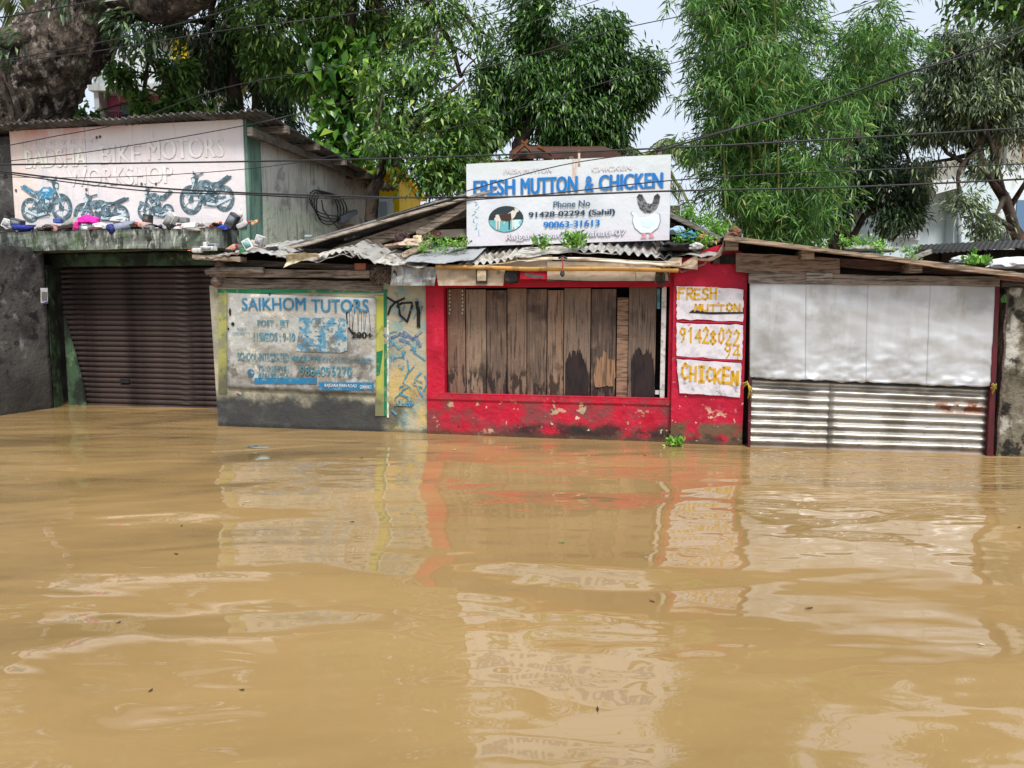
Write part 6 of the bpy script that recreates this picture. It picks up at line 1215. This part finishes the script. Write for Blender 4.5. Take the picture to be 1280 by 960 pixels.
weeds('green moss and weeds along the right gable slope beside the bamboo', [(872,276,10,5,.5),(890,287,8,5,.5),(900,292,5,4,.5),(858,268,6,4,.5)], 50, .045, 4); weeds('weeds on the awning between blue bag and red column', [(850,300,5,4,.05),(870,304,8,4,.05),(884,300,6,3,.0)], 20, .05, 5)
weeds('low bright weeds on the shed roof below the dark mango tree', [(1062,305,14,3,.5),(1082,308,8,3,.5),(1100,310,5,5,.5),(1135,319,5,4,.5)], 17, .055, 6); weeds('broad leaved sprout on the shed roof beside the white sack', [(1212,326,5,4,.35),(1220,322,4,4,.35),(1233,329,3,4,.3)], 4, .09, 7); weeds('weeds on the far edge of the workshop roof above its sign', [(150,158,26,2,1.6),(200,152,20,2,1.6),(110,160,14,3,1.6),(240,150,16,2,1.6)], 26, .07, 8)
weeds('small green plant at the waterline below the red column', [(845,554,4,1.5,-.12)], 22, .07, 9)
# ---------------------------------------------------------------- floating bits on the water
def flo(px, py, l, w_, c_, label, rot, name='floating_leaf', cat='leaf', curl=.01):
    d_ = ray(px, py); p = CAM+d_*(-(CAM.z-.006)/d_.z); mb = MB(); mb.surf(lambda u, v: ((u-.5)*l, (v-.5)*w_*math.sin(math.pi*(.06+.9*u)), curl*math.cos(u*4+v*2)*.5+.004), 6, 3, (0,0,-.002)); me = mk_local(name, mb, M_obj)
    o = bpy.data.objects.new(name, me); col.objects.link(o); o.location = (p.x, p.y, .004); o.rotation_euler = (0, 0, rot); o.color = (*c_, 1); tag(o, label, cat)
flo(322, 559, .26, .06, S(120,150,160), 'pale blue floating wrapper in front of the tutor wall', -.1, 'floating_wrapper', 'wrapper', .005); flo(316, 558, .1, .04, S(40,46,50), 'dark end of rubbish floating beside the blue wrapper', .2, 'floating_scrap', 'scrap')
for i, (px, py, l, c_, lb) in enumerate([(702,678,.05,S(60,110,40),'small green leaf floating in the middle of the water'),(568,562,.08,S(214,200,180),'tiny pale flake floating in front of the red stall wall'),(220,692,.05,S(70,50,40),'dark brown leaf floating left of centre, below the shutter'),(452,572,.06,S(76,50,40),'brown leaf floating below the yellow border of the tutor wall'),(806,569,.07,S(90,60,44),'brown twig-like leaf floating below the mutton stall'),(1011,760,.06,S(96,52,34),'reddish leaf floating in the right middle of the water'),(747,886,.04,S(50,40,34),'tiny dark speck floating near the bottom centre'),(440,652,.05,S(60,44,34),'dark leaf floating under the reflection of the tutor wall'),(148,778,.03,S(60,44,34),'dark speck floating at the lower left'),(815,751,.05,S(110,64,40),'thin brown leaf floating right of centre'),(1274,659,.05,S(70,50,36),'dark leaf floating at the right edge of the water'),(227,657,.04,S(80,56,40),'small brown leaf floating below the left pier'),(302,862,.03,S(60,44,34),'dark speck floating at the lower left centre'),(188,863,.03,S(66,48,36),'dark dot floating near the bottom left'),(1226,805,.04,S(200,190,170),'pale flake floating at the lower right'),(308,627,.05,S(206,180,80),'yellowish leaf floating in front of the tutor wall')]):
    flo(px, py, l*.75, l*.22, c_, lb, i*1.3, curl=.003)
# ---------------------------------------------------------------- overhead wires
def wire(pts, r, label, k=5):
    P_ = [at(*q) for q in pts]; n = len(P_)-1; path = []
    for i in range(n):
        a_, b_ = P_[i], P_[i+1]
        pa, pc = P_[max(i-1,0)], P_[min(i+2,n)]
        for q in range(8):
            t_ = q/8; path.append(.5*((2*a_)+(b_-pa)*t_+(2*pa-5*a_+4*b_-pc)*t_*t_+(-pa+3*a_-3*b_+pc)*t_**3))
    path.append(P_[-1]); mb = MB(); mb.tube(path, r, k); solo('overhead_cable', mb, M_cable, label, 'cable', WD, tuple(P_[0]), smooth=True, group='overhead cables crossing the street front')
wire([(-60,206,7.5),(0,206,7.5),(305,202,7.4),(560,196,7.2),(835,185,7),(1060,173,6.9),(1280,160,6.8),(1340,156,6.8)], .0085, 'thick black cable running level from the left edge over both signs to the right edge')
wire([(-60,206,8),(0,214,8),(120,228,8),(240,238,7.9),(420,245,7.8),(600,247,7.7),(835,239,7.5),(1060,234,7.3),(1280,224,7.2),(1340,221,7.2)], .0095, 'thick black cable sagging below the sign lettering from upper left to the right edge')
wire([(-60,207,8.1),(0,216,8.1),(110,231,8.1),(200,240,8),(300,243,7.9),(420,248,7.8),(585,246,7.7)], .007, 'thinner black cable twisting just under the thick sagging one at left')
wire([(560,252,7),(680,243,7),(835,226,7),(1000,216,7),(1280,205,7),(1340,202,7)], .006, 'thin cable running above the CHICKEN lettering to the right edge')
wire([(820,190,6.4),(900,166,6.3),(1000,138,6.2),(1060,118,6.1),(1130,92,6),(1200,72,5.9),(1280,38,5.8),(1330,10,5.8)], .0078, 'twisted cable climbing across the bamboo to the top right corner')
wire([(820,186,6.5),(960,148,6.3),(1050,121,6.15),(1130,94,6),(1215,62,5.9),(1280,32,5.8),(1330,6,5.8)], .0045, 'thin companion of the twisted cable climbing to the top right')
wire([(-40,25,6),(0,22,6),(60,12,6),(125,0,6),(190,-14,6)], .006, 'thin cable crossing the top left corner over the giant trunk')
wire([(-40,84,6.5),(0,76,6.5),(130,52,6.5),(260,20,6.5),(330,-2,6.5)], .0045, 'thin cable crossing the giant trunk from left upward')
wire([(-60,80,7),(0,78,7),(120,64,7),(280,38,7),(420,20,7),(520,4,7),(560,-4,7)], .0045, 'thin cable over the giant trunk and through the vine-wrapped tree')
wire([(-40,192,7.6),(60,172,7.6),(160,152,7.6),(280,110,7.5),(430,80,7.4),(560,34,7.3),(660,2,7.2),(720,-18,7.2)], .0045, 'thin cable rising from the left edge past the workshop roof corner')
wire([(-40,206,7.8),(110,190,7.8),(300,158,7.7),(420,130,7.6),(600,86,7.4),(760,40,7.3),(880,14,7.2),(950,-6,7.2)], .0045, 'thin cable rising diagonally over the workshop lettering to the top centre')
wire([(-40,220,7.9),(120,222,7.9),(300,212,7.8),(430,192,7.7),(600,150,7.6),(800,90,7.4),(960,48,7.3),(1080,6,7.2),(1120,-10,7.2)], .004, 'thin cable crossing above the WORKSHOP lettering and climbing through the mango tree')
wire([(560,62,8),(700,16,8),(760,-4,8)], .004, 'short thin cable at the top between the vine-wrapped tree and the mango tree')
wire([(470,275,6.6),(583,239,6.6),(700,207,6.5),(820,188,6.4),(900,167,6.3)], .0045, 'thin cable slanting across the FRESH MUTTON lettering up to the twisted cable')
# ---------------------------------------------------------------- repeats share a group
GROUPS = {'carton':'cartons dumped on the ledge and awning','plastic_bag':'crumpled plastic bags on the ledge and awning','rubbish_scrap':'scraps of packaging among the rubbish','rubbish_heap':'heaps of rubbish on the awning',
 'timber_board':'loose boards lying on the awning','asbestos_piece':'broken sheet pieces under the gable','weeds':'weeds growing on roofs and at the waterline','floating_leaf':'leaves and specks floating on the flood water',
 'mango_tree':'mango trees behind the stalls','palm_tree':'palms in the background','sack':'white sacks on the shed roof','tie_rope':'yellow ropes tying the metal sheet'}
for o in list(sc.objects):
    b = o.name.split('.')[0]
    if o.parent is None and b in GROUPS: o['group'] = GROUPS[b]
